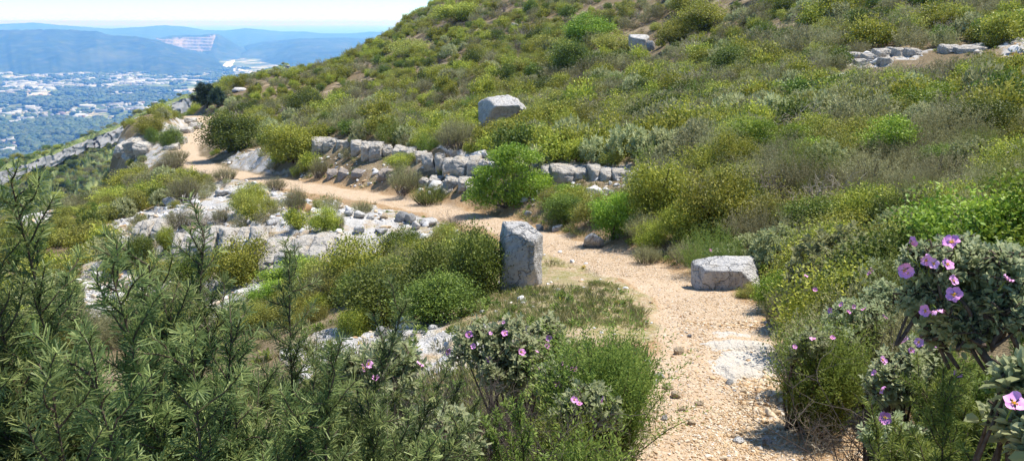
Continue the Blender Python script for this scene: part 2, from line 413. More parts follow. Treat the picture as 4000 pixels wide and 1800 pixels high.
def ground_mesh():
    nt_, nr = TG.shape
    V = np.stack([XG, YG, ZG], -1).reshape(-1, 3)
    V = np.concatenate([V, [[0, 0, -1.6]]])
    i = np.arange(nt_ - 1)[:, None]; j = np.arange(nr - 1)[None]
    a = (i * nr + j).ravel()
    F = np.stack([a, a + nr, a + nr + 1, a + 1], 1)[:, ::-1]
    me = bpy.data.meshes.new('ground')
    fan = np.stack([np.arange(nt_ - 1) * nr, np.full(nt_ - 1, len(V) - 1), (np.arange(nt_ - 1) + 1) * nr], 1)[:, ::-1]
    me.vertices.add(len(V)); me.vertices.foreach_set('co', V.astype(np.float32).ravel())
    idx = np.concatenate([F.ravel(), fan.ravel()]).astype(np.int32)
    st = np.concatenate([np.arange(len(F)) * 4, len(F) * 4 + np.arange(len(fan)) * 3]).astype(np.int32)
    me.loops.add(len(idx)); me.loops.foreach_set('vertex_index', idx)
    me.polygons.add(len(st)); me.polygons.foreach_set('loop_start', st)
    me.polygons.foreach_set('use_smooth', np.ones(len(st), bool))
    c = np.zeros((len(V), 4), np.float32); c[:-1, 0] = pathm.ravel(); c[:-1, 1] = rk.ravel(); c[:-1, 2] = mead.ravel(); c[:, 3] = 1
    bk = np.maximum((1 - sstep(1.2, 2.6, pd + (fbm(XG * 1.3, YG * 1.3, 3, 28) - .5) * 1.5)), inpoly(UG + jx, VG + jy, [(795, 375), (850, 400), (960, 380), (990, 480), (760, 480)])).ravel() * (RG.ravel() < 30)
    ab = me.attributes.new('bank', 'FLOAT', 'POINT'); ab.data.foreach_set('value', np.concatenate([bk, [1]]).astype(np.float32))
    at_ = me.attributes.new('zone', 'FLOAT_COLOR', 'POINT'); at_.data.foreach_set('color', c.ravel())
    me.update(calc_edges=True)
    m, nt = newmat('hillside ground'); g = NT(nt)
    z = g.n('ShaderNodeAttribute', attribute_name='zone'); sp = g.n('ShaderNodeSeparateColor'); g.l(z.outputs['Color'], sp.inputs[0])
    tc = g.n('ShaderNodeTexCoord'); v = tc.outputs['Object']
    n1 = g.noise(v, .7, 5); n2 = g.noise(v, 4, 5, .6); n3 = g.noise(v, 18, 5, .65); n4 = g.noise(v, 55, 3, .6); n5 = g.noise(v, 1.7, 4)
    litter = g.ramp(n3, [(.3, (.10, .075, .04)), (.55, (.20, .15, .085)), (.75, (.31, .245, .15))])
    soil = g.ramp(n2, [(.3, (.27, .185, .105)), (.5, (.36, .26, .155)), (.7, (.45, .35, .24))])
    stony = g.mix(g.ramp(n3, [(.5, 0.0), (.6, 1.0)]), soil, (.48, .42, .34))
    stony = g.mix(g.math('MULTIPLY', g.ramp(n2, [(.42, 0.0), (.62, 1.0)]), .35), stony, (.27, .25, .11))
    base = g.mix(g.ramp(n1, [(.5, 0.0), (.62, .65)]), litter, stony)
    bka = g.n('ShaderNodeAttribute', attribute_name='bank'); base = g.mix(g.math('MULTIPLY', bka.outputs['Fac'], .9), base, g.mix(g.ramp(n3, [(.45, 0.0), (.6, 1.0)]), (.33, .20, .10), (.46, .33, .19)))
    lime = g.ramp(n2, [(.3, (.36, .345, .32)), (.55, (.48, .46, .43)), (.75, (.60, .585, .555))])
    lime = g.mix(g.ramp(n3, [(.55, 0.0), (.65, .75)]), lime, (.26, .25, .235))
    lime = g.mix(g.math('MULTIPLY', g.ramp(n4, [(.58, 0.0), (.66, 1.0)]), .8), lime, (.12, .115, .105))
    lime = g.mix(g.ramp(n5, [(.5, 0.0), (.6, .9)]), lime, stony)
    col = g.mix(sp.outputs[1], base, lime)
    md = g.mix(g.ramp(n2, [(.42, 0.0), (.56, 1.0)]), (.38, .28, .165), (.24, .22, .08))
    md = g.mix(g.ramp(n3, [(.5, 0.0), (.62, .6)]), md, (.52, .45, .34))
    col = g.mix(g.math('MULTIPLY', sp.outputs[2], .85), col, md)
    pc = g.ramp(n2, [(.28, (.40, .27, .15)), (.5, (.48, .345, .21)), (.72, (.54, .415, .28))])
    vo = g.n('ShaderNodeTexVoronoi', inp={'Scale': 38.0, 'Randomness': 1.0}); g.l(v, vo.inputs['Vector'])
    sepv = g.n('ShaderNodeSeparateColor'); g.l(vo.outputs['Color'], sepv.inputs[0])
    pc = g.mix(.55, pc, g.mix(sepv.outputs[0], (.42, .29, .18), (.60, .50, .385)))
    col = g.mix(sp.outputs[0], col, pc)
    bs = g.n('ShaderNodeBsdfPrincipled', inp={'Roughness': .95, 'Specular IOR Level': .1}); g.l(col, bs.inputs['Base Color'])
    hgt = g.math('ADD', g.math('MULTIPLY', n3, .8), g.math('MULTIPLY', vo.outputs['Distance'], -.5)); hgt = g.math('ADD', hgt, g.math('MULTIPLY', n4, .3))
    bp = g.n('ShaderNodeBump', inp={'Strength': .9, 'Distance': .035}); g.l(hgt, bp.inputs['Height']); g.l(bp.outputs[0], bs.inputs['Normal'])
    out = g.n('ShaderNodeOutputMaterial'); g.l(bs.outputs[0], out.inputs['Surface'])
    me.materials.append(m)
    o = meshobj('ground', me); tag(o, kind='structure'); return o
ground_mesh()

# ------------------------------------------------------------------ the far country: valley, hills, sea, haze
VZ = -330.0
def grid_mesh(name, V, mats, attr=None, smooth=True):
    a, b = V.shape[:2]
    i = np.arange(a - 1)[:, None]; j = np.arange(b - 1)[None]; q = (i * b + j).ravel()
    F = np.stack([q, q + b, q + b + 1, q + 1], 1)
    acc = Acc(); acc.add(V.reshape(-1, 3), F, None if attr is None else attr.ravel())
    return acc.mesh(name, mats, smooth)

def valley():
    m, nt = newmat('valley fields'); g = NT(nt)
    tc = g.n('ShaderNodeTexCoord'); mp = g.n('ShaderNodeMapping'); g.l(tc.outputs['Object'], mp.inputs['Vector']); mp.inputs['Rotation'].default_value = (0, 0, .5)
    v = mp.outputs[0]
    vo = g.n('ShaderNodeTexVoronoi', distance='CHEBYCHEV', inp={'Scale': 1 / 105.0}); g.l(v, vo.inputs['Vector'])
    sc = g.n('ShaderNodeSeparateColor'); g.l(vo.outputs['Color'], sc.inputs[0])
    col = g.ramp(sc.outputs[0], [(0, (.07, .10, .035)), (.2, (.17, .21, .08)), (.42, (.27, .28, .12)), (.6, (.44, .38, .26)), (.78, (.22, .25, .10)), (.92, (.52, .47, .38)), (1, (.10, .13, .05))], 'CONSTANT')
    n = g.noise(v, 1 / 500.0, 4); n2 = g.noise(v, 1 / 35.0, 4, .6)
    col = g.mix(g.ramp(n, [(.54, 0.0), (.62, .8)]), col, (.055, .075, .035))
    col = g.mix(g.ramp(n2, [(.56, 0.0), (.62, .6)]), col, (.045, .065, .03))
    bs = g.n('ShaderNodeBsdfPrincipled', inp={'Roughness': .95, 'Specular IOR Level': .05}); g.l(col, bs.inputs['Base Color'])
    out = g.n('ShaderNodeOutputMaterial'); g.l(bs.outputs[0], out.inputs['Surface'])
    xs = np.linspace(-17000, 17000, 60); ys = np.linspace(-6000, 19000, 60)
    X, Y = np.meshgrid(xs, ys, indexing='ij')
    o = meshobj('valley_floor', grid_mesh('valley_floor', np.stack([X, Y, np.full(X.shape, VZ)], -1), m)); tag(o, kind='structure')
    sm, nt = newmat('sea water'); g = NT(nt)
    tc = g.n('ShaderNodeTexCoord'); bs = g.n('ShaderNodeBsdfPrincipled', inp={'Roughness': .35, 'Base Color': (.03, .09, .15, 1)})
    bp = g.n('ShaderNodeBump', inp={'Strength': .4, 'Distance': 2.0}); g.l(g.noise(tc.outputs['Object'], .02, 4), bp.inputs['Height']); g.l(bp.outputs[0], bs.inputs['Normal'])
    out = g.n('ShaderNodeOutputMaterial'); g.l(bs.outputs[0], out.inputs['Surface'])
    X, Y = np.meshgrid(np.linspace(-60000, 60000, 8), np.linspace(15000, 78000, 8), indexing='ij')
    o = meshobj('sea', grid_mesh('sea', np.stack([X, Y, np.full(X.shape, VZ - 2)], -1), sm)); tag(o, kind='structure')

HM, _nt = newmat('far forest'); g = NT(_nt)
_at = g.n('ShaderNodeAttribute', attribute_name='tint'); _tc = g.n('ShaderNodeTexCoord')
_n = g.noise(_tc.outputs['Object'], 1 / 90.0, 6, .65); _n2 = g.noise(_tc.outputs['Object'], 1 / 700.0, 3)
_c = g.ramp(_n, [(.35, (.022, .036, .016)), (.55, (.05, .07, .032)), (.72, (.13, .13, .08))])
_c = g.mix(g.ramp(_n2, [(.55, 0.0), (.7, .5)]), _c, (.12, .13, .07))
_c = g.mix(g.ramp(_at.outputs['Fac'], [(.55, 0.0), (.8, 1.0)]), _c, g.ramp(g.noise(_tc.outputs['Object'], 1 / 60.0, 4), [(.35, (.20, .16, .14)), (.65, (.40, .34, .31))]))
_b = g.n('ShaderNodeBsdfPrincipled', inp={'Roughness': .95, 'Specular IOR Level': .05}); g.l(_c, _b.inputs['Base Color'])
g.l(_b.outputs[0], g.n('ShaderNodeOutputMaterial').inputs['Surface'])

def hills(name, prof, Dtop, Dbase, seed, amp=35, nu=260, nvv=110, quarry=None, power=.9, base=None):
    us = np.linspace(prof[0][0], prof[-1][0], nu)
    vs = np.interp(us, [p[0] for p in prof], [p[1] for p in prof])
    Dt = Dtop + (fbm(us / 40, us * 0, 3, seed) - .5) * Dtop * .12
    Dbase = np.interp(us, [b[0] for b in base], [b[1] for b in base]) if base else Dbase
    Db = Dbase + (fbm(us / 18, us * 0 + 5, 3, seed + 3) - .5) * Dbase * .07
    rows = np.concatenate([np.linspace(0, 1, nvv), 1 + np.linspace(.05, 1, 20)])
    V = np.zeros((nu, len(rows), 3)); A = np.zeros((nu, len(rows)))
    for i, (u, v) in enumerate(zip(us, vs)):
        ptop = pt(u, v, Dt[i]); ztop = ptop[2]
        X = (u - CX) / FPX; yd = CP + (CY - v) / FPX * SP
        t = rows; y = np.where(t <= 1, Db[i] + (Dt[i] - Db[i]) * np.minimum(t, 1), Dt[i] + (t - 1) * (Dt[i] * .3))
        f = np.where(t <= 1, np.power(np.clip(t, 0, 1), power), np.maximum(0, 1 - (t - 1) ** 1.5))
        x = X / yd * y
        n = fbm(x / 620 + 3, y / 900, 5, seed) - .5
        ridged = .5 - np.abs(vn(x / 480, y / 1500, seed + 9) - .5) * 2
        env = np.sin(np.pi * np.clip(t, 0, 1)) ** .8
        z = VZ - 4 + (ztop - VZ + 4) * f + (n * 2.2 + ridged * 1.2) * amp * env
        z = z + (fbm(x / 60, y / 60, 2, seed + 4) - .5) * 12 * (t > .02)
        V[i, :, 0] = x; V[i, :, 1] = y; V[i, :, 2] = z
    if quarry:
        U_, W_, _ = proj(V[..., 0], V[..., 1], V[..., 2])
        ins = inpoly(U_, W_ + (fbm(U_ / 4, W_, 2, 5) - .5) * 2, quarry)
        z = V[..., 2]; V[..., 2] = np.where(ins, beds(z, 26.0, .1), z); A = ins.astype(float) * (.72 + .28 * (np.sin(z / 26.0 * 2 * np.pi) > -.3))
        A = np.where(fbm(U_ / 2, W_ * 2, 2, 8) > .72, A * .8, A)
    o = meshobj(name, grid_mesh(name, V, HM, A)); tag(o, kind='structure'); return o

valley()
hills('hills', [(-60, 31), (0, 30), (30, 29.5), (60, 29), (95, 31), (111, 35), (137, 36.5), (155, 40), (175, 46), (191, 51), (214, 57.5), (221, 63), (227, 70), (236, 76)], 6900, 5250, 11)
hills('hills', [(128, 50), (150, 40), (172, 35.5), (200, 35), (217, 33.5), (226, 38), (240, 47), (262, 55), (290, 62)], 8800, 7350, 23,
      quarry=[(155, 38.5), (176, 38), (196, 37), (216, 35), (214, 41), (211, 50), (200, 52), (180, 47), (160, 41)])
hills('hills', [(234, 60), (240, 52), (247, 46), (262, 42), (300, 38.5), (345, 37.5), (380, 40), (420, 46), (470, 50)], 8900, 5700, 37, base=[(234, 7300), (262, 6900), (300, 5700), (470, 5700)])
hills('hills', [(-60, 24), (0, 24), (35, 22.5), (60, 25), (110, 28.5), (140, 27), (165, 25), (188, 27), (205, 30), (225, 30.5), (245, 28), (262, 29.5), (282, 31.5), (305, 31.5), (322, 33.5), (350, 33.5), (372, 31.5), (400, 33), (450, 35)], 14500, 11000, 53, amp=25)

# the pale road winding out through the gap
def far_road():
    pts = [(231.5, 60.5), (228.5, 63), (228, 65.5), (231, 68), (238, 70), (252, 72.5), (262, 74)]
    D = [(VZ + 6) / pt(u, v, 1.0)[2] for u, v in pts]
    P = []
    for (u, v), d in zip(pts, D):
        z = (pt(u, v, d))[2]; P.append([pt(u, v, d)[0], d, z])
    P = smooth_line(np.array(P), 6); acc = Acc()
    W = np.interp(np.arange(len(P)), [0, len(P) * .3, len(P) * .6, len(P)], [30, 38, 30, 12])
    V = np.stack([P + np.stack([-W, W * 0 - 10, W * 0 - 6], 1), P + np.stack([W, W * 0, W * 0 + 6], 1), P + np.stack([W, W * 0, W * 0 - 40], 1)], 1)
    me = grid_mesh('road', V, plain_mat('pale road', (.62, .58, .52)), smooth=False)
    tag(meshobj('road', me), kind='structure')
far_road()

# town, warehouses, trees of the valley
def box(acc, x, y, z, w, d, h, a, tint):
    c, s = math.cos(a), math.sin(a)
    B = np.array([[-1, -1], [1, -1], [1, 1], [-1, 1]]) * .5 * np.array([w, d])
    B = np.stack([B[:, 0] * c - B[:, 1] * s + x, B[:, 0] * s + B[:, 1] * c + y], 1)
    V = np.concatenate([np.c_[B, np.full(4, z)], np.c_[B, np.full(4, z + h)]])
    acc.add(V, [[0, 1, 5, 4], [1, 2, 6, 5], [2, 3, 7, 6], [3, 0, 4, 7], [4, 5, 6, 7]], tint)
TOWN = plain_mat('town walls and roofs', (.6, .6, .6), .7, [(0, (.26, .15, .10)), (.2, (.36, .30, .24)), (.45, (.42, .39, .35)), (.7, (.26, .265, .28)), (.85, (.42, .41, .40)), (1, (.54, .54, .53))])
def town():
    acc = Acc(); r = np.random.default_rng(5); K = 40000
    y = 1900 * (5500 / 1900) ** (r.random(K) ** .62); x = y * r.uniform(-.72, -.25, K)
    u, v, _ = proj(x, y, np.full(K, VZ)); dens = fbm(x / 420, y / 420, 3, 77)
    p = np.where(v < 92, 1.0, np.where(v < 125, .30, np.where(v < 150, .5, .3)))
    ok = np.nonzero(r.random(K) < p * sstep(.38, .62, dens) + .03)[0][:3800]
    for i in ok:
        big = r.random() < (.22 if v[i] < 95 else .10)
        w = r.uniform(30, 70) if big else r.uniform(10, 24); d = r.uniform(20, 45) if big else r.uniform(8, 14); h = r.uniform(7, 11) if big else r.uniform(4, 9)
        box(acc, x[i], y[i], VZ, w, d, h, r.choice([.5, .5 + math.pi / 2]) + r.normal() * .15, r.uniform(.6, 1) if big else r.choice([r.uniform(0, .5), r.uniform(.7, 1)]))
    o = meshobj('town', acc.mesh('town', TOWN)); tag(o, 'small pale houses of the town spread over the hazy valley', kind='stuff')
    for i, (u, v, wp, dp, t, lab) in enumerate([
        (14, 72.5, 30, 55, .95, 'long white warehouse row at the foot of the left hill'), (6, 84.5, 14, 60, .98, 'wide bright white warehouse at the photo edge below the far hill'),
        (60, 100.5, 18, 40, .88, 'white warehouse beside pale fields in the middle of the valley'), (88, 107, 22, 30, .9, 'long thin white greenhouse roof near the valley middle'),
        (33, 108, 20, 40, .85, 'pale shed roof west of the thin white greenhouse'), (82, 116.5, 16, 35, .93, 'white shed with trees around it below the greenhouse'),
        (44, 132, 16, 40, .95, 'bright white low hangar close to the cliff side of the valley'), (14, 134, 14, 30, .75, 'grey hangar at the near side of the valley town'),
        (60, 131, 12, 34, .97, 'short white shed just east of the low hangar'), (110, 96, 14, 36, .9, 'pale warehouse toward the ridge pines'), (140, 82, 18, 50, .9, 'white depot below the quarry hill'),
        (108, 86, 16, 44, .92, 'white depot in the dense part of the town'), (178, 92, 10, 36, .9, 'small white depot near the valley gap')]):
        yy = (VZ) / (pt(u, v, 1.0)[2]); p = pt(u, v, yy); a = Acc(); wm = wp * .6 * yy / FPX
        box(a, 0, 0, 0, wm, dp, 9, .0, t)
        a.add([[-wm / 2 - 1, -dp / 2 - 1, 9], [wm / 2 + 1, -dp / 2 - 1, 9], [wm / 2 + 1, 0, 12], [-wm / 2 - 1, 0, 12], [wm / 2 + 1, dp / 2 + 1, 9], [-wm / 2 - 1, dp / 2 + 1, 9]], [[0, 1, 2, 3], [3, 2, 4, 5]], min(1, t + .04))
        o = meshobj('warehouse', a.mesh('warehouse', TOWN)); o.location = (p[0], p[1], VZ); o.rotation_euler = (0, 0, .12)
        tag(o, lab, 'warehouse', 'warehouses in the valley')
town()

# ---- instancing for uncountable stuff
def kinds_collection(name, meshes):
    c = bpy.data.collections.new(name)
    for i, me in enumerate(meshes):
        ob = bpy.data.objects.new('kind_%03d' % i, me); ob.name = '%s_%03d' % (name, i); c.objects.link(ob)
    return c
def scatter(name, pts, scl, rot, idx, coll, label):
    n = len(pts)
    me = bpy.data.meshes.new(name); me.vertices.add(n); me.vertices.foreach_set('co', np.asarray(pts, np.float32).ravel())
    a = me.attributes.new('scl', 'FLOAT_VECTOR', 'POINT'); a.data.foreach_set('vector', np.asarray(scl, np.float32).ravel())
    a = me.attributes.new('rot', 'FLOAT_VECTOR', 'POINT'); a.data.foreach_set('vector', np.asarray(rot, np.float32).ravel())
    a = me.attributes.new('idx', 'INT', 'POINT'); a.data.foreach_set('value', np.asarray(idx, np.int32))
    o = meshobj(name, me)
    ng = bpy.data.node_groups.new(name, 'GeometryNodeTree')
    ng.interface.new_socket('Geometry', in_out='INPUT', socket_type='NodeSocketGeometry'); ng.interface.new_socket('Geometry', in_out='OUTPUT', socket_type='NodeSocketGeometry')
    N = ng.nodes.new; L = ng.links.new
    gi = N('NodeGroupInput'); go = N('NodeGroupOutput'); ip = N('GeometryNodeInstanceOnPoints'); ci = N('GeometryNodeCollectionInfo')
    ci.inputs['Collection'].default_value = coll; ci.inputs['Separate Children'].default_value = True; ci.inputs['Reset Children'].default_value = True
    def na(nm, t):
        x = N('GeometryNodeInputNamedAttribute'); x.data_type = t; x.inputs['Name'].default_value = nm
        return [s for s in x.outputs if s.enabled and s.name == 'Attribute'][0]
    er = N('FunctionNodeEulerToRotation'); L(na('rot', 'FLOAT_VECTOR'), er.inputs[0])
    L(gi.outputs[0], ip.inputs['Points']); L(ci.outputs[0], ip.inputs['Instance']); ip.inputs['Pick Instance'].default_value = True
    L(na('idx', 'INT'), ip.inputs['Instance Index']); L(er.outputs[0], ip.inputs['Rotation']); L(na('scl', 'FLOAT_VECTOR'), ip.inputs['Scale']); L(ip.outputs[0], go.inputs[0])
    md = o.modifiers.new('scatter', 'NODES'); md.node_group = ng
    tag(o, label, kind='stuff'); return o

ICO = {}
def ico(sub):
    if sub not in ICO:
        bm = bmesh.new(); bmesh.ops.create_icosphere(bm, subdivisions=sub, radius=1); bm.verts.ensure_lookup_table()
        ICO[sub] = (np.array([v.co[:] for v in bm.verts]), np.array([[v.index for v in f.verts] for f in bm.faces])); bm.free()
    return ICO[sub]

def valley_trees():
    FT = foliage_mat('far tree crowns', (.035, .06, .024), (.055, .085, .034), (.09, .12, .048), trans=0)
    ms = []
    for s in range(4):
        V, F = ico(2); a = Acc(); r = np.random.default_rng(s)
        for k in range(4):
            q = V * (1 + .25 * r.normal(size=(len(V), 1))) * np.array([.38, .38, .34 if s < 3 else .6]) + np.array([r.normal() * .25, r.normal() * .25, .42 + r.random() * .25]); a.add(q, F, r.random())
        ms.append(a.mesh('far_tree', FT, True))
    c = kinds_collection('far_tree', ms); r = np.random.default_rng(15); K = 60000
    y = 1400 * (5900 / 1400) ** (r.random(K) ** .8); x = y * r.uniform(-.74, -.22, K)
    dens = fbm(x / 260, y / 200, 3, 91); near = 1 - sstep(1900, 2500, y)
    ok = np.nonzero(r.random(K) < sstep(.50, .62, dens) + near * .45 + .06)[0][:8500]
    s = r.uniform(10, 19, len(ok)); zo = np.zeros(len(ok))
    P = np.stack([x[ok], y[ok], zo + VZ], 1); S = np.stack([s * 1.5, s * 1.5, s], 1); RT = np.stack([zo, zo, r.random(len(ok)) * 6.28], 1); I = r.integers(0, 4, len(ok))
    scatter('valley_trees', P, S, RT, I, c, 'dark trees and hedgerows dotted over the hazy valley')
valley_trees()

# the nearer limestone spur: cliff band above a scrubby slope
def spur():
    line = [(-90, 200, 165), (-40, 186, 175), (0, 172, 190), (30, 162, 215), (60, 151, 245), (90, 138, 275), (115, 128, 300), (150, 111, 335), (180, 100, 370), (210, 90, 410), (240, 79, 450), (290, 66, 500)]
    hpx = [9, 9.5, 10, 11, 12, 12, 11, 12, 13, 11, 8, 6]
    us = np.linspace(-90, 290, 420)
    L = np.array([[u, np.interp(u, [a[0] for a in line], [a[1] for a in line]), np.interp(u, [a[0] for a in line], [a[2] for a in line]), np.interp(u, [a[0] for a in line], hpx)] for u in us])
    cl, sl_, top = [], [], []
    for k, (u, v, d, h) in enumerate(L):
        e = float(fbm(np.array([u / 9]), np.array([0]), 4, 3)[0]) - .5; v2 = v + e * 5.0; d2 = d + e * 10
        p = pt(u, v2, d2); hm = h * d / FPX * (.9 + 1.1 * (float(fbm(np.array([u / 14]), np.array([9]), 3, 4)[0]) - .5))
        dirn = np.array([-.35, .94, 0])
        prof = []
        for t in np.linspace(0, 1, 14):
            o_ = (float(vn(np.array([u / 2.2]), np.array([t * 5]), 6)[0]) - .5) * 4.5 + (float(vn(np.array([u / 6.0]), np.array([t * 3]), 7)[0]) - .5) * 7
            step = .9 * (math.floor(t * 4) / 4)
            prof.append(p + dirn * (-step * 2.2 - o_ * .9) * (1 if t > 0 else 0) + np.array([0, 0, -hm * t]))
        cl.append(prof)
        top.append([p + dirn * t * 60 + np.array([0, 0, (.10 if t < .12 else .10 - (t - .12) * .55) * t * 60]) for t in np.linspace(0, 1, 10)])
        b = prof[-1]
        row = []
        for t in np.linspace(0, 1, 40):
            q = b + np.array([.30, -.95, 0]) * t * 170 + np.array([0, 0, -1.5 - 50 * t])
            q[2] += (float(fbm(np.array([q[0] / 9]), np.array([q[1] / 9]), 4, 12)[0]) - .5) * 5 * min(1, t * 6)
            row.append(q)
        sl_.append(row)
    cm = stone_mat('cliff limestone', base=(.27, .262, .255), dark=(.08, .08, .08), scale=.10, spots=.7, och=.15)
    sm = foliage_mat('scrub slope', (.05, .07, .025), (.10, .125, .045), (.16, .175, .07), trans=0)
    tag(meshobj('cliff', grid_mesh('cliff', np.array(cl), cm, smooth=False)), kind='structure')
    sm, nt = newmat('scrub slope ground'); g = NT(nt); tc = g.n('ShaderNodeTexCoord'); bs = g.n('ShaderNodeBsdfPrincipled', inp={'Roughness': .95, 'Specular IOR Level': .05})
    c_ = g.ramp(g.noise(tc.outputs['Object'], .35, 6, .65), [(.35, (.06, .085, .03)), (.5, (.13, .16, .055)), (.66, (.24, .25, .10))]); g.l(c_, bs.inputs['Base Color']); g.l(bs.outputs[0], g.n('ShaderNodeOutputMaterial').inputs['Surface'])
    S = np.array(sl_); tn = fbm(S[..., 0] / 5, S[..., 1] / 5, 3, 18)
    tag(meshobj('scrub_slope', grid_mesh('scrub_slope', S, sm, np.clip((tn - .5) * 2 + .5, 0, 1))), kind='structure')
    T = np.array(top); tag(meshobj('cliff_top', grid_mesh('cliff_top', T, sm, np.full(T.shape[:2], .5))), kind='structure')
    return S, T
SPUR, SPURTOP = spur()

def haze():
    me = bpy.data.meshes.new('haze'); bm = bmesh.new()
    bmesh.ops.create_cube(bm, size=1); bm.to_mesh(me); bm.free()
    o = meshobj('haze', me); x0, x1, y0, y1, z0, z1 = -61000, 61000, -7000, 79000, VZ - 4, 60
    o.scale = (x1 - x0, y1 - y0, z1 - z0); o.location = ((x0 + x1) / 2, (y0 + y1) / 2, (z0 + z1) / 2)
    m, nt = newmat('haze air'); g = NT(nt)
    pv = g.n('ShaderNodeVolumePrincipled'); pv.inputs['Color'].default_value = HAZE_COL; pv.inputs['Density'].default_value = HAZE_D; pv.inputs['Absorption Color'].default_value = (1, 1, 1, 1); pv.inputs['Anisotropy'].default_value = 0.3
    out = g.n('ShaderNodeOutputMaterial'); g.l(pv.outputs[0], out.inputs['Volume'])
    me.materials.append(m); tag(o, 'thin blue summer haze over the valley', kind='stuff')
HAZE_COL = (.13, .37, 1.0, 1); HAZE_D = 1.9e-4
haze()

# ------------------------------------------------------------------ rocks
def rock_geo(seed, dims, planes=None, ncut=10, sub=4, rough=.02, boxy=.25, freq=3.0, bed=0.0):
    """a faceted stone: directions clipped by planes, then roughened; dims in metres, base at z=0"""
    r = np.random.default_rng(seed); V, F = ico(sub)
    pl = [((1, 0, 0), 1), ((-1, 0, 0), 1), ((0, 1, 0), 1), ((0, -1, 0), 1), ((0, 0, 1), 1), ((0, 0, -1), 1)]
    if planes: pl += planes
    else:
        for _ in range(ncut):
            n = r.normal(size=3); n /= np.linalg.norm(n); pl.append((n, r.uniform(.58, 1.02)))
    q = np.full(len(V), 9.0)
    for n, d in pl:
        n = np.array(n, float); n /= np.linalg.norm(n); k = V @ n; q = np.where(k > .05, np.minimum(q, d / np.maximum(k, .05)), q)
    q = np.minimum(q, 1.6); P = V * q[:, None] * np.array(dims) * .5
    off = Vector(r.uniform(-50, 50, 3)); sc = float(np.mean(dims))
    for i in range(len(P)):
        p = Vector(P[i]); a = mn.noise(p * freq / sc + off) * .9 + mn.noise(p * freq * 3 / sc + off) * .45 + mn.noise(p * freq * 8 / sc + off) * .25
        if bed:
            zz = (P[i][2] + .12 * sc * mn.noise(p * 2 / sc + off)) / (.30 * dims[2]) + seed * .37; fz = zz - math.floor(zz)
            a -= bed * max(0, 1 - abs(fz - .5) / .10) * (.6 + mn.noise(p * 5 / sc + off))
        P[i] += V[i] * a * rough * sc * 1.6
    P[:, 2] -= P[:, 2].min()
    return P, F
def rock_mesh(name, mat, *a, **k):
    P, F = rock_geo(*a, **k); acc = Acc(); acc.add(P, F); return acc.mesh(name, mat, False)

BLOCKED = []          # x, y, radius of spots where scrub must not grow
def block(p, r): BLOCKED.append((p[0], p[1], r))

def boulder(name, u, vb, wp, hp, dep, mat, label, seed, planes=None, sink=.08, rz=0.0, sub=5, rough=.024, cat='boulder', **k):
    p = at(u, vb); w = wdepth(p); W = wp * w / FPX; Hh = hp * w / FPX
    p = p + np.array([0, W * dep * .45, 0]); p[2] = float(H(p[0], p[1])[0])
    top = None
    o = meshobj(name, rock_mesh(name, M[mat], seed, (W, W * dep, Hh * (1 + sink)), planes, sub=sub, rough=rough, **k))
    o.location = (p[0], p[1], p[2] - Hh * sink); o.rotation_euler = (0, 0, rz); tag(o, label, cat); block(p, max(W, W * dep) * .55); return o

boulder('boulder', 502, 128, 49, 34, .85, 'rock', 'big white boulder leaning among the shrubs on the open slope, shaded underneath', 3,
        planes=[((.12, -.42, .9), .50), ((-.85, -.5, .25), .66), ((.28, -.86, -.42), .42), ((.9, -.1, .42), .80), ((-.6, 0, .8), .9), ((.55, -.2, -.8), .55), ((-.3, .5, .8), .8), ((.6, .3, .75), .86)], sink=.05)
boulder('boulder', 521, 288, 43, 64, .9, 'rock', 'tall upright block of grey speckled limestone standing beside the path', 8,
        planes=[((-.12, -1, .05), .80), ((.9, -.45, .02), .93), ((-.35, -.75, .55), .86), ((.1, -.3, 1), .90), ((-.9, -.2, .25), .9), ((.5, .1, .85), 1.1), ((.55, -.8, -.35), 1.02)], rough=.022)
boulder('boulder', 731, 289, 65, 25, .62, 'rock', 'flat topped boulder with a dark front face at the edge of the path', 12,
        planes=[((-.12, -.22, 1), .82), ((-.22, -.97, -.02), .8), ((.85, -.42, .42), .86), ((-.95, -.2, .1), .93), ((-.4, 0, .9), .98)], rough=.02, sink=.18)
boulder('boulder', 640, 52, 20, 16, .8, 'rock', 'small angular white boulder high on the upper slope', 21,
        planes=[((.1, -.3, .95), .75), ((-.2, -.95, .05), .8), ((.9, -.4, 0), .85), ((-.85, -.2, -.3), .8)], sub=4)
boulder('boulder', 651, 51, 8, 10, .9, 'rockgrey', 'little grey rock tucked against the high angular white boulder', 22, sub=3)
boulder('boulder', 594, 248, 21, 16, .8, 'rock', 'rounded grey stone on the uphill verge of the path', 31, sub=4, rough=.03)

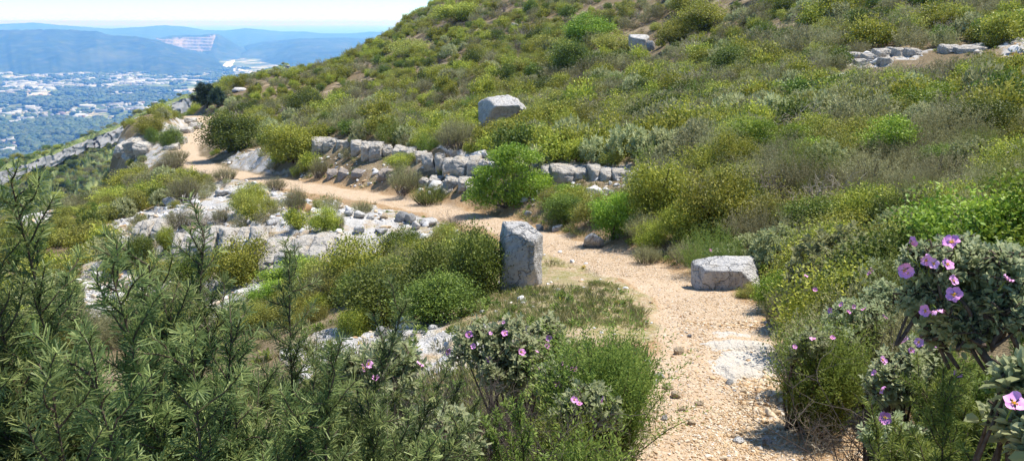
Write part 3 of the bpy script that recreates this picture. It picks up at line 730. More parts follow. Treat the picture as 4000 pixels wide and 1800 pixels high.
def ledge(name, blocks, label, seed, mat='rockledge', deep=.65, over=1.06, proud=.06, knob=False):
    mid = blocks[len(blocks) // 2]; p0 = at((mid[0] + mid[1]) / 2, mid[3]); root = empty(name, p0)
    tag(root, label, 'rock ledge')
    for i, (u0, u1, vt, vb) in enumerate(blocks):
        p = at((u0 + u1) / 2, vb); w = wdepth(p); W = (u1 - u0) * w / FPX * over; Hh = (vb - vt) * w / FPX * 1.03
        r = np.random.default_rng(seed + i)
        if not knob: Hh *= r.uniform(.72, 1.06)
        pl = [((r.normal() * .15, -.35, 1), .95), ((r.normal() * .3, -1, .3 + r.normal() * .15), .93), ((r.normal() * .2, -1, -.55), .84), ((1, -.7, r.normal() * .2), 1.16), ((-1, -.7, r.normal() * .2), 1.16), ((.5, -.2, 1), 1.15), ((-.5, -.2, 1), 1.15)]
        D = max(deep, W * .8)
        if knob: pl = [((0, -.75, 1), .62), ((0, -1, .25), .80), ((.8, -.5, .8), .72), ((-.8, -.5, .8), .72), ((.9, -.6, .1), .84), ((-.9, -.6, .1), .84), ((0, .2, 1), .80), ((r.normal() * .4, -.3, 1), .72)]
        me = rock_mesh('block', M[mat], seed + i, (W, D, Hh + .22), pl, sub=5 if W > .35 else 4, rough=.034, freq=3.0, bed=1.3)
        o = meshobj('block', me, root); o.location = Vector((p[0], p[1] + D * .38 + r.normal() * .06 * D, p[2] - .2)) - Vector(p0); o.rotation_euler = (r.normal() * .05, r.normal() * .07, r.normal() * .13)
        block(p, W * .6); block(p + np.array([0, D * .6, 0]), W * .5)
    return root
ledge('rock_ledge', [(310, 324, 140, 155), (323, 335, 140.5, 150), (334, 343, 140, 149), (343, 352, 139.5, 148), (351, 361, 143, 156), (360, 373, 144, 160), (371, 383, 145.5, 160), (382, 392, 147, 156), (391, 400, 148, 158), (399, 409, 149, 158), (408, 417, 151, 159), (416, 427, 152, 161)],
      'long row of cracked white limestone blocks on the slope above the far path', 100)
ledge('rock_ledge', [(425, 436, 155, 170), (435, 445, 156.5, 173), (443, 453, 157, 175), (451, 469, 158, 178), (467, 479, 160, 177), (477, 488, 162, 175)],
      'thicker pale limestone blocks next to the airy bright green bush', 140)
ledge('rock_ledge', [(541, 553, 168, 184), (551, 578, 168, 187), (577, 591, 168, 178), (590, 603, 169, 179), (602, 613, 170, 179), (612, 626, 170.5, 179)],
      'flat fronted limestone blocks on the uphill side of the bright green bush', 160)
ledge('rock_ledge', [(632, 642, 176, 184), (640, 652, 174, 182), (651, 664, 173, 179)], 'short low line of pale rocks near the yellow green thicket', 180)
ledge('rock_ledge', [(418, 430, 180, 187), (429, 441, 179, 184), (445, 460, 178, 188), (458, 473, 180, 190), (442, 454, 186, 193), (466, 482, 185, 192)], 'broken grey slabs lying below the thick limestone blocks', 190, deep=.5)
ledge('rock_ledge', [(327, 338, 171, 177), (337, 351, 172, 177), (352, 367, 171, 176), (378, 391, 172, 179), (390, 398, 174, 180)], 'crumbling low brownish rock step along the path edge', 200, mat='rockbrown', deep=.7)
# outcrop knobs (left of the path)
ledge('rock_outcrop', [(166, 178, 236, 262), (176, 190, 234, 266), (188, 203, 232, 262), (203, 217, 229, 261), (214, 230, 232, 259), (229, 246, 233, 252), (245, 262, 232, 256)],
      'rounded white limestone knobs of the outcrop above the dark hollow bush', 220, deep=1.0, over=1.2, knob=True)
ledge('rock_outcrop', [(140, 153, 222, 242), (150, 166, 220, 238), (128, 141, 225, 240)], 'small white crag at the downhill end of the outcrop', 240, deep=.9, over=1.15, knob=True)
ledge('rock_outcrop', [(258, 282, 247, 272), (278, 306, 245, 270), (302, 328, 243, 268), (324, 346, 247, 264)], 'smooth sloping white limestone slab behind the bright green hollow bushes', 250, deep=1.4, over=1.2, knob=True)
ledge('rock_outcrop', [(116, 128, 143, 156), (126, 139, 140, 157), (134, 148, 142, 156), (121, 134, 152, 162)], 'white crags on the rim above the valley', 270, deep=1.6, over=1.1)
ledge('rock_ledge', [(184, 194, 119, 124), (188, 199, 123, 129), (180, 190, 128, 133), (172, 184, 138, 144), (164, 176, 145, 150)], 'flat white rocks bordering the far bend of the path', 280, deep=.8)
ledge('rock_ledge', [(838, 849, 51, 57), (852, 864, 52, 59), (866, 876, 55, 61), (878, 892, 50, 56), (897, 907, 49, 55), (909, 921, 48, 54), (858, 868, 60, 65), (846, 855, 58, 63), (884, 893, 58, 63), (838, 848, 75, 80)], 'jumble of pale rocks in the bare strip high on the slope', 290, deep=.5, over=1.15)
ledge('rock_ledge', [(948, 964, 46, 52), (962, 985, 47, 52)], 'single flat white rock shelf high beside the bare strip', 300, deep=.9)
ledge('rock_ledge', [(998, 1012, 26, 31), (1010, 1030, 25, 31)], 'dark bedded rock shelf at the top edge of the slope', 305, mat='rockgrey', deep=.9)

STONES = [  # u, v, width, height, material, label
    (272, 226, 12, 5, 'rock', 'white stone at the valley end of the stone row by the path'), (248, 207, 14, 5, 'rockgrey', 'flat grey stone among small shrubs near the outcrop'),
    (331, 221, 7, 5, 'rock', 'white stone third in the row beside the path'), (349, 216, 9, 6, 'rock', 'squarish white stone of the row beside the path'), (358, 218, 12, 7, 'rock', 'largest white block of the row beside the path'),
    (370, 219, 8, 5, 'rock', 'small bright stone between the blocks beside the path'), (384, 219, 10, 5, 'rockwarm', 'ochre tinted stone in the row beside the path'),
    (402, 222, 16, 10, 'rockgrey', 'grey cracked block heap core next to the path'), (411, 224, 11, 9, 'rockgrey', 'grey angular block leaning on the heap by the path'), (416, 229, 9, 8, 'rock', 'pale standing stone at the near end of the heap by the path'),
    (428, 226, 18, 6, 'rock', 'low white stone just past the heap by the path'), (445, 235, 9, 5, 'rock', 'white stone alone in the grass before the twiggy shrub'), (358, 234, 12, 6, 'rock', 'white slab stone in the middle of the stony flat'),
    (381, 235, 13, 4, 'rock', 'thin white slab stone on the stony flat'), (528, 217, 8, 6, 'rockgrey', 'grey cobble on the far side of the path behind the upright block'), (534, 219, 6, 4, 'rockwarm', 'orange cobble on the far side of the path behind the upright block'),
    (541, 230, 9, 6, 'rock', 'white stone lying behind the top of the upright block'), (557, 231, 14, 6, 'rock', 'low pale stone in the verge between the upright block and the rounded stone'), (511, 288, 12, 8, 'rock', 'white stone at the foot of the upright block'),
    (519, 285, 9, 8, 'rockwarm', 'ochre stone at the foot of the upright block'), (500, 287, 10, 6, 'rockgrey', 'grey stone in the shade at the foot of the upright block'), (481, 299, 10, 5, 'rockgrey', 'grey flat stone below the bush that leans on the upright block'),
    (534, 308, 6, 3, 'rock', 'small white stone in the dry meadow'), (420, 325, 16, 5, 'rockgrey', 'long grey stone under the round dark bush'), (432, 329, 11, 5, 'rock', 'pale stone next to the long grey one below the round dark bush'), (380, 335, 15, 6, 'rockgrey', 'grey stone at the edge of the white clearing'),
    (195, 315, 14, 10, 'rock', 'pointed white stone below the dark hollow bush'), (680, 354, 12, 7, 'rockwarm', 'ochre stone in the gravel of the path near the slab'), (660, 378, 10, 5, 'rockgrey', 'flat grey stone on the path near the heath bush'), (669, 389, 12, 5, 'rockwarm', 'tan stone on the path near the heath bush'),
    (676, 398, 15, 7, 'rockwarm', 'brown broken stone in the coarse gravel'), (655, 384, 9, 5, 'rock', 'pale stone at the path edge by the heath bush'), (730, 384, 9, 6, 'rockgrey', 'dark grey stone in the middle of the path'), (700, 405, 10, 5, 'rockwarm', 'brown flake of stone on the gravel'),
    (665, 420, 9, 6, 'rockgrey', 'small grey stone low on the path'), (683, 411, 9, 5, 'rockwarm', 'tan flake stone low on the path'), (740, 443, 13, 6, 'rock', 'whitish flat stone near the bottom of the path'), (768, 443, 12, 7, 'rock', 'white broken stone near the bottom of the path'),
    (750, 427, 8, 4, 'rockwarm', 'brown pebble on the lower path'), (640, 426, 10, 6, 'rock', 'pale stone at the border of path and heath'), (693, 425, 8, 5, 'rockwarm', 'reddish stone on the lower path'), (780, 414, 9, 4, 'rock', 'white flake at the border of path and bank'),
    (806, 433, 8, 5, 'rockgrey', 'grey stone in the earth bank'), (648, 365, 8, 6, 'rock', 'white stone half hidden at the meadow corner of the path'), (690, 337, 5, 3, 'rockgrey', 'dark pebble beside the pale slab'),
    (185, 192, 12, 6, 'rock', 'white rock above the outcrop near the far shrubs'), (169, 205, 16, 7, 'rock', 'pale rock hump above the outcrop'), (222, 196, 16, 5, 'rock', 'flat white rock before the yellow topped shrub'), (236, 197, 18, 4, 'rock', 'long flat white rock beside the yellow topped shrub'),
    (262, 194, 11, 5, 'rock', 'white rock behind the dark upright shrub'), (284, 206, 14, 7, 'rock', 'knobbly white rock next to the dark upright shrub'), (515, 27, 7, 4, 'rock', 'tiny white rock high in the scrub'), (596, 150, 12, 6, 'rock', 'pale rock in the scrub above the flat fronted blocks'),
    (787, 99, 9, 6, 'rock', 'pale rock in the scrub beside the orange flowers'), (268, 139, 20, 7, 'rock', 'white rocks in the slope above the far path'), (238, 92, 14, 4, 'rock', 'white rock lying near the ridge pines')]
def stones():
    for i, (u, v, w_, h_, mat, lab) in enumerate(STONES):
        p = at(u, v); w = wdepth(p); W = w_ * w / FPX; Hh = h_ * w / FPX
        o = meshobj('stone', rock_mesh('stone', M[mat], 500 + i, (W, W * .8, Hh * 1.3), None, ncut=12, sub=3, rough=.02))
        o.location = (p[0], p[1] + W * .3, float(H(p[0], p[1] + W * .3)[0]) - Hh * .3); o.rotation_euler = (random.uniform(-.1, .1), random.uniform(-.1, .1), random.uniform(0, .6)); tag(o, lab, 'stone'); block(p, W * .5)
stones()

# worn slab of bedrock in the path: a low relief sheet whose edge dips under the gravel
def slab():
    poly = [(695, 326), (715, 328), (735, 329), (756, 332), (772, 337), (780, 350), (792, 366), (784, 380), (752, 386), (722, 384), (708, 372), (716, 358), (704, 346), (698, 336)]
    P = np.array([at(u, v)[:2] for u, v in poly]); lo, hi = P.min(0) - .15, P.max(0) + .15; n = 110
    X, Y = np.meshgrid(np.linspace(lo[0], hi[0], n), np.linspace(lo[1], hi[1], n), indexing='ij')
    jx_ = (fbm(X * 5, Y * 5, 3, 5) - .5) * .22; jy_ = (fbm(X * 5 + 9, Y * 5, 3, 6) - .5) * .22
    ins = np.zeros(X.shape)
    for dx in np.linspace(-.11, .11, 5):
        for dy in np.linspace(-.11, .11, 5): ins += inpoly(X + jx_ + dx, Y + jy_ + dy, P)
    ins /= 25
    rel = (fbm(X * 3, Y * 4, 4, 7) - .5) * .055 + beds(fbm(X * 1.6, Y * 2.2, 3, 8) * .12, .03, .12) - .06
    Z = H(X.ravel(), Y.ravel()).reshape(X.shape) - .05 + ins * .074 + rel * ins
    c = np.array([X.mean(), Y.mean(), Z.mean()]); V = np.stack([X, Y, Z], -1) - c; A = Acc()
    i, j = np.nonzero(np.maximum.reduce([ins[:-1, :-1], ins[1:, :-1], ins[:-1, 1:], ins[1:, 1:]]) > .02); q = i * n + j
    A.add(V.reshape(-1, 3), np.stack([q, q + n, q + n + 1, q + 1], 1)); o = meshobj('rock_slab', A.mesh('rock_slab', M['slab'], True)); o.location = c
    tag(o, 'smooth pale slab of bedrock worn flat in the middle of the path', 'rock slab')
slab()

# ------------------------------------------------------------------ plant meshes
UP = np.array([0, 0, 1.0])
def curved(r, base, d, length, n=6, wob=.25, up=.15):
    pts = [np.array(base, float)]; d = np.array(d, float) / np.linalg.norm(d)
    for _ in range(n - 1):
        d = d + r.normal(size=3) * wob / n * 2 + UP * up / n; d /= np.linalg.norm(d); pts.append(pts[-1] + d * length / (n - 1))
    return np.array(pts)

def round_bush(seed, nl, leaf, lobes=5, Wd=1.0, Hh=.8, clump=.085, per=60, stems=10, under=.15, wide=.62):
    """rounded evergreen: leaf clumps over several domes"""
    r = np.random.default_rng(seed); A = Acc(); S = Acc()
    L = [np.array([0, 0, Hh * .52, Wd * .36, Hh * .46])]
    for k in range(lobes):
        a = k / lobes * 6.283 + r.normal() * .3; q = r.uniform(.16, .33) * Wd
        L.append(np.array([q * math.cos(a), q * math.sin(a), Hh * r.uniform(.26, .62), Wd * r.uniform(.14, .30), Hh * r.uniform(.22, .42)]))
    nc = nl // per; cc = []
    while len(cc) < nc:
        l = L[r.integers(0, len(L))] if r.random() > .25 else L[0]
        d = r.normal(size=3); d /= np.linalg.norm(d); f = r.uniform(.70, 1.10) if r.random() < .85 else r.uniform(.3, .7)
        p = np.array([l[0], l[1], l[2]]) + d * f * np.array([l[3], l[3], l[4]])
        if p[2] < Hh * .04: continue
        if f > .6 and mn.noise(Vector(p) * 4.2 / Wd + Vector((seed, 0, 0))) < -.10: continue
        if r.random() < .10: p = p + d * Wd * r.uniform(.03, .11)
        if p[2] < under * Hh and r.random() < .5: continue
        cc.append(p)
    cc = np.array(cc); ctr = np.array([0, 0, Hh * .35])
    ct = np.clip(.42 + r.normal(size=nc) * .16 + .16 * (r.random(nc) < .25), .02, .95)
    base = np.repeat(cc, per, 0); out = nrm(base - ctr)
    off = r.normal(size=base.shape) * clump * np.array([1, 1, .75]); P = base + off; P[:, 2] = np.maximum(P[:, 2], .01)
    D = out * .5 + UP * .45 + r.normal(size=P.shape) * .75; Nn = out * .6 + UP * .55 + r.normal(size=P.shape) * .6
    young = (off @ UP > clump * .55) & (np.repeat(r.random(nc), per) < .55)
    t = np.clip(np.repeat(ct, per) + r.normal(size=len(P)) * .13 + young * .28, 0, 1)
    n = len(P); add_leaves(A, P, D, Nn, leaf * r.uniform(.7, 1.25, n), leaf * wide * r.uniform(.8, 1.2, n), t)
    for k in range(stems):
        c = cc[r.integers(0, nc)]; b = np.array([r.normal() * .05 * Wd, r.normal() * .05 * Wd, -.05]); m = (b + c) / 2 + r.normal(size=3) * .06 * Wd
        add_tube(S, smooth_line(np.array([b, m, c]), 3), np.linspace(.022, .006, 7) * Wd, 5, .5)
    return A, S

def sprig_bush(seed, ns, per, leaf, wd, Wd=.9, Hh=.75, spread=.6, tuft=.45, lean=.0, width=.18):
    """rosemary and heath: many upright sprigs clad in narrow leaves"""
    r = np.random.default_rng(seed); A = Acc(); S = Acc(); P, D, T = [], [], []
    for k in range(ns):
        rad = math.sqrt(r.random()); a = r.random() * 6.283
        b = np.array([math.cos(a) * rad, math.sin(a) * rad, 0]) * Wd * .30
        dirn = np.array([math.cos(a) * rad * spread + r.normal() * .16 + lean, math.sin(a) * rad * spread + r.normal() * .16, 1.0])
        ln = Hh * (1.05 - .38 * rad ** 1.5) * r.uniform(.68, 1.05) / math.sqrt(1 + (rad * spread) ** 2 * .5)
        C = curved(r, b, dirn, ln, 6, .35, .25)
        if k % 5 == 0: add_tube(S, C[:5], np.linspace(.010, .004, 5) * Wd / .9, 4, r.random())
        s = 1 - tuft * 1.5 * r.random(per) ** 1.0 * .9; s = np.clip(s, .12, 1); x = s * 5; i = np.minimum(x.astype(int), 4); f = (x - i)[:, None]
        q = C[i] * (1 - f) + C[i + 1] * f; tg = nrm(C[i + 1] - C[i]); q = q + r.normal(size=q.shape) * .012
        side = nrm(np.cross(tg, r.normal(size=q.shape)))
        P.append(q); D.append(tg * .75 + side * .75); T.append(np.clip(.45 + r.normal() * .2 + r.normal(size=per) * .12 + .2 * (s > .85), 0, 1))
    P = np.concatenate(P); D = np.concatenate(D); T = np.concatenate(T); n = len(P)
    add_leaves(A, P, D, UP * .5 + r.normal(size=P.shape), leaf * r.uniform(.7, 1.25, n), leaf * width * r.uniform(.8, 1.3, n) if wd is None else wd, T)
    if not S.V: add_tube(S, [(0, 0, -.05), (0, 0, .1)], .008, 4)
    return A, S

def rosette_bush(seed, nr, per, leaf, Wd=.9, Hh=.6, oval=False, stems=14):
    """grey rockrose: rosettes of felted leaves at the branch ends"""
    r = np.random.default_rng(seed); A = Acc(); S = Acc(); P, D, N, T = [], [], [], []; tips = []
    for k in range(nr):
        d = r.normal(size=3); d[2] = abs(d[2]) * .9 + .05; d /= np.linalg.norm(d); f = r.uniform(.78, 1.02)
        c = np.array([d[0] * Wd * .5, d[1] * Wd * .5, Hh * .22 + d[2] * Hh * .75]) * np.array([f, f, f]); tips.append(c)
        ax = nrm(d * .55 + UP * .7 + r.normal(size=3) * .25); a = np.arange(per) / per * 6.283 * 2.4 + r.random() * 6
        e1 = nrm(np.cross(ax, r.normal(size=3))); e2 = np.cross(ax, e1); elev = np.linspace(.15, 1.1, per)[:, None]
        rad = e1 * np.cos(a)[:, None] + e2 * np.sin(a)[:, None]
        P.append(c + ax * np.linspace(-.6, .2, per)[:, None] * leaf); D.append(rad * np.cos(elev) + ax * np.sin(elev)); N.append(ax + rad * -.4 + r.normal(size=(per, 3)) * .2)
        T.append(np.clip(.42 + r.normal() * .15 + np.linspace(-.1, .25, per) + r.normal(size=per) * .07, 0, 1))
    P, D, N, T = map(np.concatenate, (P, D, N, T)); n = len(P)
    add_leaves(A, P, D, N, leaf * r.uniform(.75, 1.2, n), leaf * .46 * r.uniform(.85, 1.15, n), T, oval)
    for k in range(stems):
        c = tips[r.integers(0, nr)]; b = np.array([r.normal() * .04, r.normal() * .04, -.05]); m = (b + c) / 2 + r.normal(size=3) * .05
        add_tube(S, smooth_line(np.array([b, m, c]), 3), np.linspace(.014, .004, 7) * Wd, 4)
    return A, S, tips

def twig_bush(seed, ns, Wd=.8, Hh=.55, rad=.007, depth=3, sides=3):
    r = np.random.default_rng(seed); A = Acc()
    def grow(b, d, ln, rd, lev):
        C = curved(r, b, d, ln, 5, .55, .12); add_tube(A, C, np.linspace(rd, rd * .45, 5), sides, np.clip(.5 + r.normal() * .2, 0, 1))
        if lev <= 0: return
        for _ in range(r.integers(3, 5)):
            k = r.integers(1, 5); dd = nrm(C[k] - C[k - 1]) + r.normal(size=3) * .65 + UP * .15; grow(C[k], dd, ln * r.uniform(.45, .7), rd * .55, lev - 1)
    for _ in range(ns):
        a = r.random() * 6.283; t = r.uniform(.1, .95)
        grow(np.array([0, 0, -.02]) + r.normal(size=3) * [.03, .03, 0], np.array([math.cos(a) * t * Wd / Hh * .8, math.sin(a) * t * Wd / Hh * .8, 1]), Hh * r.uniform(.5, .72), rad, depth - 1)
    return A

def grass_tuft(seed, nb=40, Hh=.22, Wd=.16, w=.006):
    r = np.random.default_rng(seed); A = Acc(); n = nb
    a = r.random(n) * 6.283; q = np.sqrt(r.random(n)) * Wd * .5; P = np.stack([np.cos(a) * q, np.sin(a) * q, q * 0], 1)
    D = np.stack([np.cos(a) * .45, np.sin(a) * .45, np.ones(n)], 1) + r.normal(size=(n, 3)) * .25
    add_leaves(A, P, D, r.normal(size=(n, 3)), Hh * r.uniform(.5, 1.1, n), w, np.clip(.5 + r.normal(size=n) * .25, 0, 1)); return A

PROTO = {}
def proto(kind, A, S, mat, bark='bark', extra=None):
    a = A.mesh(kind + '_foliage', M[mat], False); b = S.mesh(kind + '_stems', M[bark], True) if S else None
    V = np.concatenate(A.V); W = (np.percentile(V[:, 0], 98) - np.percentile(V[:, 0], 2) + np.percentile(V[:, 1], 98) - np.percentile(V[:, 1], 2)) / 2
    PROTO.setdefault(kind, []).append((a, b, float(W), float(np.percentile(V[:, 2], 99)), extra))
for s in range(2):
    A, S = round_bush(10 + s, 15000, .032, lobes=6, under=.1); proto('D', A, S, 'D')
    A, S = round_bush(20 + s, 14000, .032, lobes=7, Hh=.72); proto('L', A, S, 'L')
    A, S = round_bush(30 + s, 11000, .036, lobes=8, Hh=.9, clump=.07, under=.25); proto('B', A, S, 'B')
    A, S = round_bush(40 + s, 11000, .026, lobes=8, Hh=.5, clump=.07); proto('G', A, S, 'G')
    A, S = sprig_bush(50 + s, 300, 42, .030, None); proto('R', A, S, 'R', 'greybark')
    A, S = sprig_bush(60 + s, 420, 44, .022, None, Hh=.7, tuft=.55); proto('H', A, S, 'H')
    A, S, tp = rosette_bush(70 + s, 260, 14, .050, oval=True); proto('C', A, S, 'C', 'bark', tp)
    A = twig_bush(80 + s, 26); proto('X', A, None, 'X')

NAMES = {'D': 'evergreen_bush', 'L': 'leafy_bush', 'B': 'leafy_bush', 'G': 'spurge_bush', 'R': 'rosemary_bush', 'H': 'heath_bush', 'C': 'rockrose_bush', 'X': 'dry_bush'}
CATS = {'D': 'bush', 'L': 'bush', 'B': 'bush', 'G': 'bush', 'R': 'bush', 'H': 'bush', 'C': 'bush', 'X': 'dry bush'}
HERO = []
def plant(kind, p, W, Hh, label, group=None, rz=None, variant=None, tilt=(0, 0), name=None):
    pr = PROTO[kind][len(HERO) % len(PROTO[kind]) if variant is None else variant]
    sx, sz = W / pr[2], Hh / pr[3]
    root = empty(name or NAMES[kind], (p[0], p[1], p[2] - .02), random.uniform(0, 6.28) if rz is None else rz)
    root.rotation_euler[0] = tilt[0]; root.rotation_euler[1] = tilt[1]; root.scale = (sx, sx, sz)
    tag(root, label, CATS[kind], group)
    meshobj('foliage' if kind != 'X' else 'twigs', pr[0], root)
    if pr[1]: meshobj('stems', pr[1], root)
    HERO.append((p[0], p[1], W)); block(p, W * .42); return root

BUSHES = [
    (229, 154, 48, 36, 'D', 'large rounded dark green bush inside the far bend of the path'), (291, 169, 46, 32, 'L', 'yellow green bush at the valley end of the long row of white blocks'),
    (319, 179, 17, 20, 'R', 'little olive shrub standing below the first blocks of the long row'), (307, 116, 32, 24, 'D', 'round dark bush alone on the slope over the yellow green bush'),
    (430, 205, 33, 18, 'H', 'low soft green shrub at the path edge below the broken grey slabs'), (404, 196, 28, 30, 'R', 'grey green rosemary on the bank between path and thick blocks'),
    (456, 152, 36, 28, 'R', 'rounded rosemary growing on top of the row of blocks'), (400, 170, 24, 14, 'L', 'small green bush just below the middle of the long row of blocks'),
    (426, 148, 26, 18, 'L', 'light bush above the joint of the two block rows'), (443, 146, 14, 18, 'G', 'yellowish upright bush beside the rosemary on the blocks'),
    (571, 77, 36, 32, 'D', 'dark green leafy bush downhill of the small angular boulder'), (590, 44, 40, 26, 'B', 'mid green bush just under the skyline side of the angular boulder'), (615, 52, 42, 16, 'G', 'yellow spurge mat touching the small angular boulder'),
    (663, 226, 58, 58, 'L', 'big yellow green bush of the thicket, dark beneath'), (617, 240, 40, 44, 'B', 'fresh green bush at the downhill end of the thicket'), (682, 243, 36, 36, 'L', 'smaller yellowish bush in front of the big thicket bush'),
    (721, 238, 64, 62, 'L', 'broad olive yellow bush at the centre of the thicket'), (785, 234, 52, 42, 'G', 'olive gold bush uphill of the thicket centre'), (705, 182, 42, 34, 'L', 'yellow green bush behind the thicket'), (735, 178, 40, 40, 'L', 'tall pale green bush behind and uphill of the thicket'),
    (735, 73, 38, 24, 'D', 'dark green bush beside the bare strip high on the slope'), (934, 124, 58, 36, 'B', 'bright green bush with an orange side on the upper slope'), (905, 128, 42, 28, 'G', 'orange olive bush against the bright green one on the upper slope'),
    (478, 296, 50, 64, 'D', 'green bush leaning against the upright limestone block'), (468, 303, 34, 20, 'D', 'low green skirt of branches under the bush at the upright block'), (376, 324, 70, 56, 'D', 'round dense dark bush in front of the white slope'),
    (357, 288, 60, 44, 'L', 'yellow topped bush behind the round dense dark one'), (402, 285, 34, 40, 'R', 'grey green rosemary between the yellow topped bush and the bare ground'), (438, 324, 62, 44, 'D', 'low dark bush between the round dense one and the meadow'),
    (355, 337, 28, 28, 'L', 'small light bush at the foot of the round dense dark bush'), (287, 294, 54, 28, 'B', 'bright green bush below the smooth sloping slab'), (322, 304, 30, 36, 'R', 'dull grey rosemary next to the bright green hollow bush'),
    (314, 322, 22, 18, 'G', 'golden bush between grey rosemary and foreground needles'), (293, 330, 18, 20, 'G', 'second golden bush lower in the hollow'), (188, 299, 36, 38, 'D', 'dark hollow bush with a black shaded side under the white knobs'),
    (235, 286, 48, 42, 'L', 'dull olive bush under the white knobs'), (139, 269, 26, 28, 'D', 'dark green bush below the small white crag'), (153, 280, 40, 20, 'G', 'spreading olive bush below the small white crag'), (116, 274, 22, 16, 'L', 'lighter bush at the valley side of the small white crag'),
    (165, 254, 14, 22, 'L', 'narrow yellow green bush between crag and knobs'), (252, 204, 24, 20, 'L', 'yellow topped shrub on the stony flat near the path'), (242, 218, 26, 24, 'G', 'olive mixed shrub on the stony flat'), (296, 215, 19, 27, 'R', 'dark upright shrub on the stony flat by the path'),
    (268, 213, 16, 17, 'G', 'small two toned shrub before the dark upright one'), (181, 202, 30, 22, 'R', 'dark rosemary above the outcrop'), (126, 189, 36, 16, 'L', 'yellow green patch of bush on the valley shoulder'), (110, 206, 34, 15, 'L', 'flat yellow green bush lower on the valley shoulder'),
    (180, 231, 28, 18, 'R', 'grey olive shrub crowning the white knobs'), (203, 231, 32, 14, 'X', 'dead brown brush on top of the white knobs'), (219, 224, 14, 16, 'R', 'small olive sprig shrub beside the dead brush'), (147, 136, 26, 15, 'L', 'yellow bush at the rim above the valley'),
    (169, 148, 22, 20, 'D', 'dark bush at the rim beside the far path'), (152, 145, 12, 14, 'D', 'tiny dark bush among the rim crags'), (173, 162, 22, 13, 'R', 'olive rosemary before the far bend of the path'), (168, 172, 26, 14, 'R', 'spreading rosemary on the valley side of the path'), (224, 183, 20, 14, 'R', 'olive rosemary where the path leaves the bend'),
    (274, 190, 20, 13, 'R', 'rosemary in the middle of the path fork'), (200, 180, 24, 10, 'X', 'grey dry shrub on the valley edge of the path'), (339, 228, 10, 14, 'R', 'dark sprig shrub in the middle of the stony flat'), (361, 212, 20, 15, 'R', 'rosemary hugging the near edge of the path'),
    (410, 261, 18, 13, 'X', 'ball shaped grey dead shrub above the rosemary'), (437, 264, 18, 20, 'R', 'small upright rosemary before the upright block'), (452, 228, 26, 16, 'X', 'twiggy leafless shrub on the near path edge'),
    (760, 264, 48, 26, 'C', 'sage grey rockrose behind the flat topped boulder'), (716, 262, 22, 20, 'C', 'pale rockrose at the downhill end of the flat topped boulder'), (690, 264, 32, 22, 'R', 'rosemary between thicket and path'), (648, 264, 26, 18, 'R', 'low rosemary beside the rounded grey stone'),
    (779, 312, 38, 40, 'B', 'bright green bush on the near side of the flat topped boulder'), (752, 298, 22, 14, 'G', 'olive tuft bush under the flat topped boulder'), (806, 282, 40, 42, 'C', 'tall sage rockrose beyond the bright green bush'), (790, 332, 40, 46, 'R', 'dark rosemary at the path edge past the bright green bush'),
    (815, 345, 46, 56, 'R', 'broad grey rosemary at the corner of the earth bank'), (830, 262, 46, 40, 'R', 'rosemary mass uphill of the flat topped boulder'), (876, 146, 32, 24, 'C', 'whitish rockrose with flowers on the upper slope'), (845, 124, 30, 20, 'C', 'pale rockrose beside the orange flowers'), (670, 112, 24, 18, 'C', 'pale grey rockrose uphill of the big white boulder'),
    (506, 134, 22, 14, 'L', 'small green bush growing against the foot of the big white boulder'), (486, 120, 14, 12, 'L', 'yellow green bush on the valley side of the big white boulder'),
    (705, 30, 44, 26, 'L', 'yellow bush on the upper slope above the angular boulder'), (679, 45, 36, 22, 'L', 'lime bush uphill of the small angular boulder'), (440, 84, 26, 16, 'L', 'yellow green bush on the middle slope far above the blocks'), (545, 96, 26, 16, 'D', 'dark bush uphill of the big white boulder'),
    (410, 56, 36, 14, 'G', 'olive yellow bush patch near the skyline'), (460, 22, 40, 16, 'L', 'lime bush patch close to the skyline top'), (980, 230, 50, 40, 'L', 'yellowish bush at the photo border above the pink rockrose'), (930, 215, 56, 30, 'H', 'green heath bush in the scrub above the pink rockrose'),
    (850, 250, 60, 34, 'L', 'light bush in the scrub uphill of the tall sage rockrose'), (895, 262, 60, 40, 'G', 'olive bush in the scrub near the pink rockrose'), (955, 190, 60, 34, 'R', 'broad grey rosemary on the upper right slope'), (880, 195, 66, 34, 'R', 'long rosemary bush below the dark hollow in the scrub')]
for (u, vb, wp, hp, k, lab) in BUSHES:
    p = at(u, vb); w = wdepth(p); W = wp * w / FPX; p = p + np.array([0, min(W * .3, .5), 0]); p[2] = float(H(p[0], p[1])[0])
    w = wdepth(p); plant(k, p, wp * w / FPX * 1.05, hp * w / FPX * 1.06, lab)

